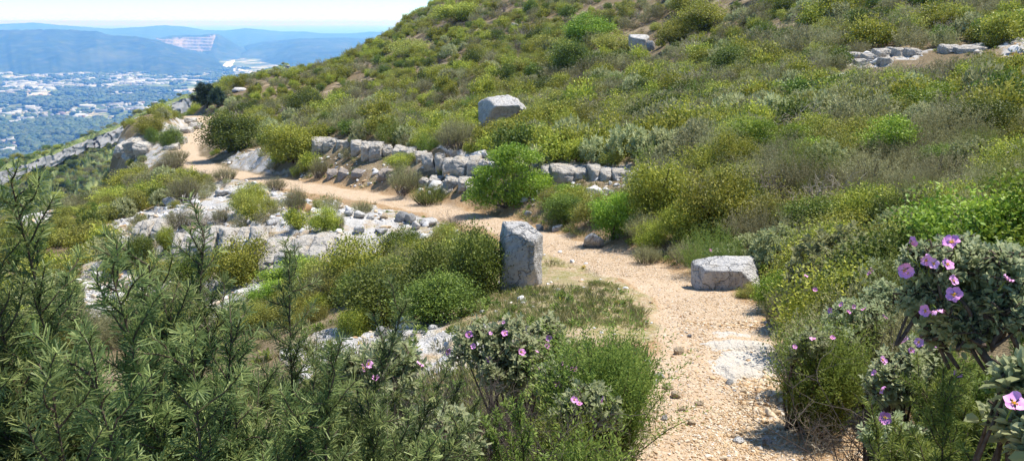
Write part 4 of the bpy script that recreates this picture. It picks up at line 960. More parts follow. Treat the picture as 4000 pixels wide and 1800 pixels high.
# the airy tree-like bush that splits the ledge: visible trunks carrying separate leaf plates
def airy_bush(u, vb, wp, hp, label):
    p = at(u, vb); p = p + np.array([0, .25, 0]); p[2] = float(H(p[0], p[1])[0]); w = wdepth(p); k = w / FPX * 1.02
    root = empty('leafy_bush', p); tag(root, label, 'bush'); r = np.random.default_rng(77); A = Acc(); S = Acc()
    plates = [(4, 62, 17, 8), (-8, 56, 15, 8), (18, 55, 14, 7), (-2, 48, 13, 7), (-20, 40, 14, 7), (-27, 28, 13, 8), (-10, 36, 15, 8), (8, 40, 13, 6), (22, 32, 13, 8), (30, 26, 11, 7), (6, 26, 15, 8), (-16, 22, 15, 8), (-30, 16, 12, 7), (14, 18, 16, 8), (-4, 14, 18, 8), (26, 12, 12, 7), (-22, 8, 14, 6), (10, 7, 14, 6)]
    for i, (du, dv, ru, rv) in enumerate(plates):
        for dy in (-.28, .1, .45):
            c = np.array([du * k * 1.12 + r.normal() * .05, dy * r.uniform(.6, 1.3) * (1 - dv / 110), dv * k * .90 + r.normal() * .03]); n = 260; q = r.normal(size=(n, 3)); q = nrm(q) * (r.random(n) ** .45)[:, None]
            off = q * np.array([ru * k * 1.0, .28, rv * k * .72]); P = c + off
            t = np.clip(.5 + r.normal() * .12 + r.normal(size=n) * .12 + .22 * (q[:, 2] > .35), 0, 1)
            add_leaves(A, P, UP * .6 + off * 2 + r.normal(size=P.shape) * .7, UP * .8 + r.normal(size=P.shape) * .6, .055 * r.uniform(.7, 1.2, n), .034, t)
        b = np.array([r.normal() * .08, .1 + r.normal() * .05, 0]); m = b * .4 + c * .6 + np.array([0, 0, -.1]); add_tube(S, smooth_line(np.array([b, m, c]), 4), np.linspace(.03, .008, 9), 6)
    meshobj('foliage', A.mesh('airy_foliage', M['B'], False), root); meshobj('stems', S.mesh('airy_stems', M['greybark'], True), root); block(p, 1.0)
airy_bush(509, 212, 76, 68, 'big airy bright green bush standing in the gap of the pale rock ledge')

# pines on the ridge
def pine(u, vb, wp, hp, mat, label, seed):
    p = at(u, vb); w = wdepth(p); W, Hh = wp * w / FPX, hp * w / FPX; r = np.random.default_rng(seed); A = Acc(); S = Acc()
    root = empty('pine_tree', (p[0], p[1], p[2] - .1)); tag(root, label, 'tree')
    tr = smooth_line(np.array([[0, 0, 0], [.03 * W, 0, Hh * .4], [-.04 * W, 0, Hh * .75], [.02 * W, 0, Hh * .95]]), 4); add_tube(S, tr, np.linspace(.05, .012, len(tr)) * Hh, 7)
    for k in range(46):
        f = r.uniform(.14, 1.0); b = np.array([0, 0, f * Hh * .93]); a = r.random() * 6.283; ln = W * .55 * (1.12 - f) ** .6 * r.uniform(.55, 1.1) + .08 * W
        C = curved(r, b, (math.cos(a), math.sin(a), .35 + f * .7), ln, 5, .3, .2); add_tube(S, C, np.linspace(.016, .005, 5) * Hh * .7, 4)
        for q in range(2, 5):
            n = 110; P = C[q] + r.normal(size=(n, 3)) * W * .055; add_leaves(A, P, r.normal(size=(n, 3)) + UP * .6, r.normal(size=(n, 3)) + UP, W * .075 * r.uniform(.7, 1.2, n), W * .014, np.clip(.45 + r.normal() * .2 + r.normal(size=n) * .12, 0, 1))
    meshobj('trunk', S.mesh('pine_trunk', M['bark'], True), root); meshobj('crown', A.mesh('pine_crown', M[mat], False), root); block(p, W * .3)
pine(193, 107, 24, 28, 'pine', 'dark pine tree on the ridge beyond the far path', 1)
pine(207, 108, 26, 21, 'pinelight', 'bluish green young pine beside the dark pine on the ridge', 2)
pine(218, 107, 18, 17, 'pinelight', 'low bushy pine at the uphill side of the ridge pines', 3)
pine(359, 47, 8, 10, 'pine', 'tiny dark tree standing out on the hill skyline', 4)
pine(277, 82, 6, 7, 'pine', 'very small dark tree where the skyline meets the valley gap', 5)
pine(258, 90, 7, 7, 'pine', 'small dark tree on the ridge above the cliff', 6)

# bright flower patches
def flower_patch(u, vb, wp, hp, label, mat='Y', name='broom_bush'):
    p = at(u, vb); w = wdepth(p); W, Hh = wp * w / FPX, hp * w / FPX; r = np.random.default_rng(int(u)); A = Acc(); S = Acc()
    root = empty(name, (p[0], p[1], p[2] - .02)); tag(root, label, 'flowering bush'); n = 900
    q = nrm(r.normal(size=(n, 3))); q[:, 2] = np.abs(q[:, 2]); P = q * (r.random(n) ** .35)[:, None] * np.array([W / 2, W / 2, Hh])
    P += (np.sin(P[:, :1] / W * 19) * .04 * W); add_leaves(A, P, UP + r.normal(size=P.shape) * .6, UP * .7 + r.normal(size=P.shape), W * .07 * r.uniform(.6, 1.2, n), W * .05, np.where(r.random(n) < .3, .05, r.uniform(.5, 1, n)))
    for k in range(6): add_tube(S, [(r.normal() * .02, r.normal() * .02, -.02), P[k * 7]], .008, 4)
    meshobj('flowers', A.mesh('broom_flowers', M[mat], False), root); meshobj('stems', S.mesh('broom_stems', M['greybark'], True), root)
for i, (u, v, w_, h_, lab) in enumerate([(909, 26, 14, 7, 'orange broom in bloom high near the top of the slope'), (791, 98, 9, 9, 'orange broom in bloom beside the olive bushes'), (892, 84, 9, 7, 'orange flower clump below the bare strip'), (852, 80, 8, 9, 'orange flower clump against the lowest rocks of the bare strip'),
                                         (1014, 59, 11, 8, 'bright yellow broom near the photo border high on the slope'), (969, 61, 8, 4, 'low yellow flowers under the flat white shelf'), (918, 45, 6, 4, 'small orange flowers above the bare strip'), (902, 92, 12, 6, 'pale yellow flowers uphill of the whitish rockrose')]):
    flower_patch(u, v, w_, h_, lab)

# ------------------------------------------------------------------ hillside scrub: the largest as single bushes, the rest as one mass
def far_kinds():
    ms = []
    def add(A, mat): ms.append(A.mesh('scrub_kind', M[mat], False))
    for s in range(3): add(sprig_bush(300 + s, 110, 22, .055, None, Wd=.95, Hh=.68, tuft=.6, width=.24)[0], 'R')      # 0-2
    for s in range(2): add(round_bush(310 + s, 2600, .062, lobes=6, per=26, Hh=.62, under=.05)[0], 'L')               # 3-4
    for s in range(2): add(round_bush(320 + s, 2600, .060, lobes=6, per=26, Hh=.65, under=.05)[0], 'D')               # 5-6
    for s in range(2): add(rosette_bush(330 + s, 130, 9, .085, Hh=.55)[0], 'C')                                       # 7-8
    for s in range(2): add(twig_bush(340 + s, 16, rad=.011), 'X')                                                     # 9-10
    for s in range(2): add(round_bush(350 + s, 2400, .055, lobes=7, per=26, Hh=.5, under=.05)[0], 'G')                # 11-12
    add(sprig_bush(360, 120, 24, .05, None, Wd=.9, Hh=.6, tuft=.7, width=.24)[0], 'H')                                # 13
    return ms + [PROTO['R'][0][0], PROTO['R'][1][0], PROTO['L'][0][0], PROTO['D'][0][0], PROTO['C'][0][0], PROTO['G'][0][0], PROTO['H'][0][0], PROTO['B'][0][0]]   # 14-21, close range
SK = far_kinds()
CLOSE = {0: 14, 1: 15, 2: 14, 3: 16, 4: 21, 5: 17, 6: 17, 7: 18, 8: 18, 9: 9, 10: 10, 11: 19, 12: 19, 13: 20}
SKW = []
for me in SK:
    c = np.zeros(len(me.vertices) * 3, np.float32); me.vertices.foreach_get('co', c); c = c.reshape(-1, 3)
    SKW.append((float(np.percentile(c[:, 0], 98) - np.percentile(c[:, 0], 2)), float(np.percentile(c[:, 2], 98))))
LAND = [((502, 113), 'the big white boulder'), ((640, 44), 'the angular boulder'), ((350, 147), 'the long row of blocks'), ((455, 165), 'the thick blocks'), ((585, 175), 'the flat fronted blocks'), ((508, 177), 'the airy bright bush'),
        ((663, 195), 'the thicket'), ((731, 275), 'the flat topped boulder'), ((880, 57), 'the bare rocky strip'), ((934, 105), 'the bright upper bush'), ((229, 135), 'the bush at the far bend'), ((200, 98), 'the ridge pines'), ((307, 103), 'the round dark slope bush'),
        ((735, 62), 'the dark bare strip bush'), ((571, 62), 'the dark leafy bush'), ((440, 78), 'the mid slope lime bush'), ((460, 14), 'the skyline lime bush'), ((160, 230), 'the small white crag'), ((260, 205), 'the stony flat'), ((120, 195), 'the valley shoulder'), ((876, 135), 'the whitish rockrose'),
        ((960, 180), 'the broad upper rosemary'), ((870, 240), 'the corner scrub'), ((820, 300), 'the tall sage rockrose'), ((720, 20), 'the top yellow bush'), ((980, 15), 'the top rock shelf'), ((850, 20), 'the high orange broom'), ((600, 130), 'the slope pale rock'), ((785, 130), 'the orange flowers'), ((60, 215), 'the valley rim')]
SDESC = {0: 'olive rosemary bush', 1: 'olive rosemary bush', 2: 'olive rosemary bush', 3: 'yellow green leafy bush', 4: 'yellow green leafy bush', 5: 'dark green bush', 6: 'dark green bush', 7: 'sage grey rockrose', 8: 'sage grey rockrose', 9: 'brown leafless bush', 10: 'brown leafless bush', 11: 'olive gold spurge', 12: 'olive gold spurge', 13: 'green heath bush'}
SNAME = {0: 'rosemary_bush', 1: 'rosemary_bush', 2: 'rosemary_bush', 3: 'leafy_bush', 4: 'leafy_bush', 5: 'evergreen_bush', 6: 'evergreen_bush', 7: 'rockrose_bush', 8: 'rockrose_bush', 9: 'dry_bush', 10: 'dry_bush', 11: 'spurge_bush', 12: 'spurge_bush', 13: 'heath_bush'}

SDESC.update({14: 'olive rosemary bush', 15: 'olive rosemary bush', 16: 'yellow green leafy bush', 17: 'dark green bush', 18: 'sage grey rockrose', 19: 'olive gold spurge', 20: 'green heath bush', 21: 'fresh green leafy bush'})
SNAME.update({14: 'rosemary_bush', 15: 'rosemary_bush', 16: 'leafy_bush', 17: 'evergreen_bush', 18: 'rockrose_bush', 19: 'spurge_bush', 20: 'heath_bush', 21: 'leafy_bush'})
def samples():
    out = []
    for a, b in zip(PL[:-1], PL[1:]):
        d = nrm(b[:2] - a[:2])
        for k in (-.8, -.3, .3, .8): out.append((a[0] - d[1] * k * a[3], a[1] + d[0] * k * a[3], a[2] + .03))
    out = np.array(out); u, v, _ = proj(out[:, 0], out[:, 1], out[:, 2]); L = [np.stack([u, v, out[:, 1]], 1)]
    E = []
    for u0, u1, v0, v1, y in ((310, 427, 146, 158, 27), (425, 488, 160, 176, 22), (541, 626, 172, 184, 18), (420, 480, 181, 192, 20), (300, 390, 168, 178, 26), (480, 526, 98, 124, 30), (632, 654, 37, 50, 52), (500, 541, 228, 284, 13), (700, 763, 264, 286, 8.6), (166, 346, 238, 262, 15.5), (835, 925, 50, 66, 26), (700, 760, 62, 70, 28), (950, 1024, 46, 56, 25), (116, 148, 134, 146, 55), (585, 605, 234, 246, 11.5), (345, 430, 215, 232, 17)):
        for uu in np.linspace(u0, u1, 14):
            vm = v0 + (v1 - v0) * (uu - u0) / (u1 - u0) if u0 in (310, 425) else (v0 + v1) / 2
            E += [(uu, vm, y)] + [(uu, v0 + (v1 - v0) * q, y) for q in (.15, .5, .85)] if u0 not in (310, 425) else [(uu, vm, y), (uu, vm - 5, y), (uu, vm + 6, y)]
    return np.concatenate(L + [np.array(E)])
PROT = samples()
def hides(u, v, y, hw, hh):
    h = np.zeros(len(u), bool)
    for a, b, c in PROT: h |= (c > y) & (np.abs(u - a) < hw) & (v - hh < b) & (b < v + 3)
    return h
def scrub():
    r = np.random.default_rng(99); K = 52000
    t = r.uniform(-.66, .66, K); rad = 4.5 + (170 - 4.5) * np.sqrt(r.random(K)) ** 1.15
    # denser choice near the viewer
    rad[:16000] = r.uniform(4.6, 40, 16000)
    t[16000:19000] = r.uniform(.52, 1.25, 3000); rad[16000:19000] = r.uniform(2.6, 30, 3000); t[19000:20500] = r.uniform(-1.1, -.55, 1500); rad[19000:20500] = r.uniform(3, 30, 1500)
    x, y = rad * np.sin(t), rad * np.cos(t); z = H(x, y); u, v, w = proj(x, y, z)
    ju = (fbm(x * .9, y * .9, 3, 3) - .5) * 26; jv = (fbm(x * .9, y * .9, 3, 9) - .5) * 15
    rk_ = np.zeros(K, bool)
    for P_ in ROCKP: rk_ |= inpoly(u + ju, v + jv, P_)
    md = inpoly(u, v, MEADP); pdist, _ = path_dist(x, y)
    patch = fbm(x / 5, y / 5, 3, 131)
    dens = np.full(K, 1.0); dens[rk_] = .10; dens[md] = .03
    dens *= np.where((patch > .55) & ~rk_, .2, 1)
    n1 = fbm(x / 7, y / 7, 3, 141); n2 = fbm(x / 6 + 40, y / 6, 3, 151); n3 = fbm(x / 8, y / 8 + 30, 3, 161); q = r.random(K)
    kind = np.full(K, 0)
    kind = np.where(q < .46, 0, np.where(q < .63, 3, np.where(q < .71, 5, np.where(q < .775, 7, np.where(q < .84, 9, np.where(q < .93, 11, 13))))))
    kind = np.where((n1 > .57) & (q < .55), 3, kind); kind = np.where((n2 > .70) & (q < .5), 7, kind); kind = np.where((n3 > .60) & (q < .5), 11, kind); kind = np.where(rk_ & (q > .3), np.where(q > .7, 9, 0), kind)
    kind = kind + np.where(kind == 0, r.integers(0, 3, K), np.where(kind < 13, r.integers(0, 2, K), 0))
    size = np.exp(r.normal(size=K) * .30) * np.where(kind >= 9, .72, .88) * np.where(rk_, .55, 1); size = np.clip(size, .3, 1.6)
    left = (u < 330) & (v > 120) & (v < 330); size *= np.where(left, .8, 1); size *= np.where((u < 130) & (v > 130) & (v < 240), .72, 1)
    kind = np.array([CLOSE[int(k)] if rad[i] < 17 else int(k) for i, k in enumerate(kind)])
    hid = hides(u, v, y, size * .52 * FPX / w, size * .74 * FPX / w)
    dens = np.where(hid, .0, dens); dens[inpoly(u, v, [(60, 255), (200, 262), (275, 285), (262, 325), (100, 335), (60, 330)])] *= .12; dens[rk_] *= .6
    acc = []; cell = {}
    bl = np.array(BLOCKED); order = np.argsort(rad)
    for i in order:
        if r.random() > dens[i]: continue
        rr = size[i] * .40
        if pdist[i] < 1.35 + rr * .5: continue
        if (y[i] < 5.2 and -150 < u[i] < 1200) or (y[i] < 11.5 and u[i] < 560 and v[i] > 300) : continue
        if 560 < u[i] < 700 and v[i] > 290: continue
        if 770 < u[i] < 900 and v[i] > 385: continue
        key = (int(x[i] / 1.5), int(y[i] / 1.5)); bad = False
        lim = .62 if rad[i] < 60 else .8
        for a in (-1, 0, 1):
            for b in (-1, 0, 1):
                for (X, Y, Q) in cell.get((key[0] + a, key[1] + b), ()):
                    if (X - x[i]) ** 2 + (Y - y[i]) ** 2 < ((Q + rr) * lim) ** 2: bad = True
        if bad: continue
        if ((bl[:, 0] - x[i]) ** 2 + (bl[:, 1] - y[i]) ** 2 < (bl[:, 2] + rr * .8) ** 2).any(): continue
        # keep the view of the boulders and the path open
        if any(abs(u[i] - a) < b and c < v[i] < d for a, b, c, d in ((502, 22, 128, 139), (731, 36, 288, 312), (521, 24, 285, 310), (640, 14, 52, 60), (594, 14, 248, 262))): continue
        cell.setdefault(key, []).append((x[i], y[i], rr)); acc.append(i)
    acc = np.array(acc); big = size[acc] / w[acc]
    infr = (u[acc] > -10) & (u[acc] < 1034) & (v[acc] > -5) & (v[acc] < 470)
    top = acc[np.argsort(-(big * infr))[:185]]; seen = {}; protos = {}
    topset = set(top.tolist())
    rows = []
    for i in top:
        k = int(kind[i]); s = size[i]
        best = min(LAND, key=lambda L: (L[0][0] - u[i]) ** 2 + ((L[0][1] - v[i]) * 2) ** 2)
        du, dv = u[i] - best[0][0], v[i] - best[0][1]; dist = math.hypot(du, dv * 2)
        rel = ('uphill of' if du > 0 else 'downhill of') if abs(du) > abs(dv) * 1.6 else ('beyond' if dv < 0 else 'this side of')
        far = 'right' if dist < 22 else ('just' if dist < 50 else ('some way' if dist < 95 else 'far'))
        sz = 'small' if s < .62 else ('middling' if s < .85 else ('large' if s < 1.15 else 'huge'))
        lab = '%s %s growing %s %s %s' % (sz, SDESC[k], {'right': 'close', 'just': 'a little way', 'some way': 'some way', 'far': 'well away'}[far], rel, best[1]) if False else '%s %s %s %s %s' % (sz, SDESC[k], {'right': 'just', 'just': 'slightly', 'some way': 'some way', 'far': 'well'}[far], rel, best[1])
        rows.append((i, k, s, lab))
    from collections import Counter
    cnt = Counter(a[3] for a in rows)
    for i, k, s, lab in rows:
        sx = s * .95 / SKW[k][0]; sz = s * r.uniform(.62, .85) / SKW[k][1]
        o = meshobj(SNAME[k], SK[k]); o.location = (x[i], y[i], z[i] - .03); o.scale = (sx, sx, sz); o.rotation_euler = (r.normal() * .06, r.normal() * .06, r.random() * 6.283)
        tag(o, lab, CATS['X'] if k in (9, 10) else 'bush', 'scrub bushes on the hillside')
    rest = np.array([i for i in acc if i not in topset]); n = len(rest); kk = kind[rest]
    sx = size[rest] * .95 / np.array([SKW[k][0] for k in kk]); sz = size[rest] * r.uniform(.6, .88, n) / np.array([SKW[k][1] for k in kk])
    scatter('scrub', np.stack([x[rest], y[rest], z[rest] - .03], 1), np.stack([sx, sx, sz], 1), np.stack([r.normal(size=n) * .07, r.normal(size=n) * .07, r.random(n) * 6.283], 1), kk, kinds_collection('scrub', SK), 'low dense scrub of rosemary, rockrose and evergreen bushes covering the hillside')
    # scrub of the far spur
    S = SPUR[:, 1:20].reshape(-1, 3); T = SPURTOP[:, 1:4].reshape(-1, 3); j = r.choice(len(S), 3600); Q = np.concatenate([S[j] + r.normal(size=(3600, 3)) * [1.5, 1.5, 0], np.concatenate([T[r.choice(len(T), 260)], SPUR[r.choice(len(SPUR), 330), 0] + [0, 0, .3]]) + r.normal(size=(590, 3)) * [1.2, 1.2, 0]])
    n = len(Q); s = np.exp(r.normal(size=n) * .4) * 2.1; s[3600:] *= .75; kk = r.choice([0, 1, 3, 5, 6, 11, 13], n)
    scatter('spur_scrub', Q, np.stack([s, s, s * .75], 1), np.stack([s * 0, s * 0, r.random(n) * 6.283], 1), kk, kinds_collection('spur', SK), 'distant scrub covering the slope under the cliff')
    print('SCRUB', len(acc), 'labels repeated', sum(1 for a in cnt.values() if a > 1), len(cnt))
scrub()

# ------------------------------------------------------------------ grass, gravel, loose stone litter
def ground_cover():
    r = np.random.default_rng(5); K = 60000
    t = r.uniform(-.62, .62, K); rad = 3.3 * (60 / 3.3) ** (r.random(K) ** .8); x, y = rad * np.sin(t), rad * np.cos(t); z = H(x, y); u, v, w = proj(x, y, z)
    pdv, _ = path_dist(x, y); md = inpoly(u, v, MEADP); n = fbm(x * 1.3, y * 1.3, 3, 171); rk_ = np.zeros(K, bool)
    for P_ in ROCKP: rk_ |= inpoly(u, v, P_)
    p = np.where(md, .75 * sstep(.40, .60, n), np.where(pdv < 2.6, .55 * sstep(.42, .58, n), np.where(rk_, .10, .30 * sstep(.4, .6, n))))
    lit = np.zeros(K, bool)
    for P_ in LITTER: lit |= inpoly(u, v, P_)
    p = np.where(lit, .55 * sstep(.38, .55, n), p)
    p = np.where(pdv < 1.2, .0, p); p[inpoly(u, v, [(790, 395), (900, 400), (930, 480), (760, 480)])] = 0; p = np.where(rk_, p * .5, p); p = np.where(hides(u, v, y, .09 * FPX / w, .14 * FPX / w) & ~lit, 0, p); ok = (r.random(K) < p) & (w > 3.2)
    idx = np.nonzero(ok)[0][:17000]; ms = []
    for s in range(4): ms.append(grass_tuft(s, 44, .20 if s < 3 else .12, .26, .011).mesh('grass_kind', M['grass'], False))
    ms.append(rosette_bush(9, 8, 7, .07, Wd=.22, Hh=.12)[0].mesh('herb_kind', M['H'], False))
    n_ = len(idx); s = np.exp(r.normal(size=n_) * .35) * np.where(md[idx], .3, .5); k = r.integers(0, 5, n_)
    scatter('grass', np.stack([x[idx], y[idx], z[idx]], 1), np.stack([s, s, s * .9], 1), np.stack([s * 0, s * 0, r.random(n_) * 6.28], 1), k, kinds_collection('grass', ms), 'dry grass and herbs along the path and in the small meadow')
    # gravel on the path and chips on the bare ground
    gm = [rock_mesh('gravel_kind', M[m], 900 + i, (1, .85, .5), None, ncut=8, sub=3, rough=.012) for i, m in enumerate(['gravel', 'gravel', 'gravel', 'chip', 'gravel', 'gravel'])]
    c = kinds_collection('gravel', gm); K = 120000
    seg = r.random(K) ** 2.4 * (len(PL) - 2) * .52 + 2; i = seg.astype(int); f = seg - i; a = PL[i] * (1 - f)[:, None] + PL[i + 1] * f[:, None]; d = nrm(PL[i + 1][:, :2] - PL[i][:, :2]); off = r.normal(size=K) * .52 * a[:, 3]
    x = a[:, 0] - d[:, 1] * off; y = a[:, 1] + d[:, 0] * off; ok = y > 2.6; x, y = x[ok], y[ok]
    coarse = fbm(x * 1.1, y * .8, 3, 181); s = np.exp(r.normal(size=len(x)) * .42) * (.0105 + .011 * sstep(.50, .62, coarse) * (y < 7.0)) * np.where(y > 7, .85, 1)
    trod = np.exp(-(off[ok] / (a[ok, 3] * .38)) ** 2) * (y > 4.6); keep = (r.random(len(x)) < (.25 + .75 * sstep(.40, .56, coarse)) * (1 - .65 * trod)); slabd = fbm(x * 3, y * 3, 2, 301); x, y, s = x[keep][:62000], y[keep][:62000], s[keep][:62000]
    K2 = 26000; t = r.uniform(-.6, .6, K2); rad = 5 * (45 / 5) ** (r.random(K2) ** .75); X, Y = rad * np.sin(t), rad * np.cos(t); U, V_, W_ = proj(X, Y, H(X, Y)); ok = np.zeros(K2, bool)
    for P_ in ROCKP: ok |= inpoly(U, V_, P_)
    for P_ in LITTER: ok |= inpoly(U, V_, P_)
    ok |= inpoly(U, V_, MEADP) & (r.random(K2) < .12); ok &= r.random(K2) < sstep(.38, .58, fbm(X * 1.2, Y * 1.2, 3, 191)) + .1
    X, Y, W_ = X[ok], Y[ok], W_[ok]; S2 = np.exp(r.normal(size=len(X)) * .55) * .0052 * np.minimum(W_, 22) * .9
    bx = r.uniform(840, 905, 2600); by = r.uniform(405, 462, 2600); B = np.array([at(a_, b_) for a_, b_ in zip(bx[:700], by[:700])])
    x = np.concatenate([x, X, B[:, 0]]); y = np.concatenate([y, Y, B[:, 1]]); s = np.concatenate([s, S2, r.uniform(.008, .03, len(B))]); n_ = len(x)
    k = np.concatenate([r.choice([0, 1, 2, 3, 4, 5], n_ - len(X) - len(B), p=[.34, .27, .26, .02, .09, .02]), r.choice([0, 3], len(X), p=[.35, .65]), r.choice([1, 4, 0], len(B))])
    rot = np.stack([r.normal(size=n_) * .25, r.normal(size=n_) * .25, r.random(n_) * 6.28], 1)
    scatter('gravel', np.stack([x, y, H(x, y) - s * .12], 1), np.stack([s, s * r.uniform(.6, 1, n_), s * r.uniform(.7, 1.2, n_)], 1), rot, k, c, 'loose gravel and limestone chips on the path and the bare ground')
ground_cover()

# ------------------------------------------------------------------ near plants
def flower_geo(seed, rad=.026):
    r = np.random.default_rng(seed); A = Acc(); S = Acc(); t0 = r.uniform(.4, .7)
    cup = r.uniform(.15, .55)
    for k in range(5):
        a0 = k / 5 * 6.283 + r.normal() * .06; g = []
        for i, f in enumerate((.06, .4, .75, 1.0)):
            wd = (.10, .52, .72, .42)[i]
            for s in (-1, -.35, .35, 1):
                a = a0 + s * wd; rr = rad * f * (1 - .10 * abs(s) * (i == 3)); z = rad * cup * f ** 1.5 + rad * r.normal() * .16 * f + (.003 if k % 2 else 0)
                g.append((math.cos(a) * rr, math.sin(a) * rr, z))
        F = [[i * 4 + j, i * 4 + j + 1, i * 4 + j + 5, i * 4 + j + 4] for i in range(3) for j in range(3)]
        A.add(g, F, np.repeat([t0 + .25, t0, t0 - .05, t0 + .05], 4))
    V, F = ico(1)
    for k in range(14):
        a = r.random() * 6.283; q = math.sqrt(r.random()) * rad * .24; S.add(V * rad * .07 + np.array([math.cos(a) * q, math.sin(a) * q, rad * (.14 + .12 * r.random())]), F, .5)
    return A.mesh('flower', M['petal'], True), S.mesh('stamens', M['stamen'], True)
FLOWERS = [flower_geo(s) for s in range(5)]
def flower(root, rp, p, facing, size, r):
    me, st = FLOWERS[r.integers(0, 5)]; o = meshobj('flower', me, root); o.location = Vector(p) - Vector(rp); o.scale = (size,) * 3
    q = Vector(facing).to_track_quat('Z', 'Y'); o.rotation_euler = (q @ Euler((0, 0, r.random() * 6)).to_quaternion()).to_euler()
    meshobj('stamens', st, o)

def near_rosemary(u, y, vtop, Wd, label, seed, stems=22, nl=.027, dens=1.55, mat='N', lean=(0, 0), twl=.15, bare=.3, name='rosemary_bush'):
    p = pt(u, 230, y); x, yy = p[0] + lean[0] * 0, y; gz = float(H(x, yy)[0]); top = pt(u, vtop, y)[2]; Hh = max(.25, top - gz); r = np.random.default_rng(seed)
    A = Acc(); S = Acc(); P, D, T = [], [], []
    def clad(C, n, t0):
        s = r.random(n) ** .8 * (len(C) - 1.001); i = s.astype(int); f = (s - i)[:, None]; q = C[i] * (1 - f) + C[i + 1] * f; tg = nrm(C[i + 1] - C[i])
        side = nrm(np.cross(tg, r.normal(size=q.shape))); P.append(q); D.append(tg * r.uniform(.35, .9, (n, 1)) + side * .8); T.append(np.clip(t0 + r.normal(size=n) * .16 + .22 * (s > (len(C) - 1) * .8) + .4 * (r.random(n) < .03), 0, 1))
    for k in range(stems):
        a = r.random() * 6.283; q = math.sqrt(r.random()); b = np.array([math.cos(a) * q * .12, math.sin(a) * q * .10, -.05])
        hk = Hh * (1.03 if k == 0 else r.uniform(.55, .97) * (1 - .25 * q)); d = np.array([math.cos(a) * q * Wd / Hh * .95 + lean[0], math.sin(a) * q * Wd / Hh * .8 + lean[1], 1.0])
        if k == 0: d = np.array([lean[0], lean[1], 1.0])
        C = curved(r, b, d, hk * (1.0 if k == 0 else 1.03), 9, .22 if k < 2 else .6, .30); C[:, 2] *= hk / max(C[-1][2], .05)
        add_tube(S, C, np.linspace(.0075, .0016, 9) * r.uniform(.7, 1.2), 5, r.random()); clad(C[5:], int(130 * dens), .45)
        ntw = int(hk / .027)
        for j in range(ntw):
            f = bare + (1 - bare) * (j + r.random()) / ntw; s = f * 8; i = min(int(s), 7); q0 = C[i] * (1 - s + i) + C[i + 1] * (s - i); tg = nrm(C[i + 1] - C[i])
            dd = tg * .8 + nrm(np.cross(tg, r.normal(size=3))) * .75 + UP * .25; ln = twl * r.uniform(.3, 1.5) * (1.2 - .6 * f)
            Tw = curved(r, q0, dd, ln, 5, .6, .45); add_tube(S, Tw, np.linspace(.0026, .0012, 5), 3, r.random()); clad(Tw, int(ln / .0021 * dens), np.clip(.42 + r.normal() * .13, 0, 1))
    P, D, T = map(np.concatenate, (P, D, T)); n = len(P)
    add_leaves(A, P, D, UP * .6 + r.normal(size=P.shape) * .8, nl * r.uniform(.7, 1.2, n), (.0027 if nl > .021 else .0030) * (.85 + .08 * y) * r.uniform(.85, 1.25, n), T, linear=True)
    root = empty(name, (x, yy, gz)); tag(root, label, 'bush'); meshobj('foliage', A.mesh('needles', M[mat], False), root); meshobj('stems', S.mesh('rosemary_stems', M['bark'], True), root)
    return root
NR = [
    (86, 1.75, 188, .30, 'tall rosemary reaching highest at the photo side, before the white crag', 1, 13, {}), (8, 1.65, 200, .34, 'rosemary at the photo border next to the tallest one', 2, 16, {}), (-40, 1.5, 225, .40, 'rosemary cut off by the photo border', 3, 18, {}),
    (46, 1.45, 300, .34, 'pale tipped rosemary in front of the tallest one', 4, 20, {}), (148, 1.55, 272, .34, 'rosemary with three upright tips beside the dark stem of the tallest one', 5, 18, {}), (115, 1.9, 292, .30, 'rosemary partly hidden behind the three tipped one', 6, 14, {}),
    (258, 1.95, 262, .30, 'rosemary with dark upright tips before the bright green hollow bush', 7, 14, {}), (303, 2.2, 288, .22, 'slim rosemary sprig bush before the golden bushes', 8, 8, {}), (212, 1.6, 338, .40, 'spreading rosemary with bare brown fork in the middle', 9, 22, {}),
    (318, 2.5, 352, .34, 'thin leaved rosemary beside the white clearing', 10, 14, {}), (20, 1.2, 385, .45, 'close rosemary filling the bottom corner', 11, 26, {}), (150, 1.25, 395, .40, 'close rosemary at the bottom below the brown fork', 12, 24, {}),
    (262, 1.6, 392, .36, 'bright green rosemary at the bottom beside the brown twigs', 13, 22, {}), (90, 1.35, 345, .40, 'dense rosemary between the corner and the fork', 14, 22, {}), (330, 2.0, 405, .30, 'small leaved rosemary behind the brown twigs', 15, 18, dict(nl=.02)),
    (1012, 2.0, 398, .15, 'fresh green rosemary in the bottom corner under the pink flowers', 16, 22, dict(mat='H')), (1000, 2.6, 338, .17, 'green rosemary behind the twisted rockrose stem', 17, 18, dict(mat='H')), (1045, 2.3, 330, .20, 'green rosemary at the photo border behind the big pink flower', 18, 14, dict(mat='H')),
    (968, 3.3, 322, .24, 'green rosemary filling the gap behind the dense sage rockrose', 22, 18, dict(mat='H', nl=.024)), (476, 2.75, 405, .22, 'small green rosemary sprigs between the grey rockroses', 19, 12, dict(nl=.018)), (530, 2.5, 425, .20, 'low rosemary sprigs at the bottom in front of the flowering rockrose', 20, 12, dict(nl=.018, mat='H')), (402, 3.2, 385, .24, 'thin rosemary behind the grey rockrose by the clearing', 21, 12, dict(nl=.02))]
for (u, y, vt, wd_, lab, sd, ns, kw) in NR: near_rosemary(u, y, vt, wd_, lab, sd, int(ns * 1.35), **kw)

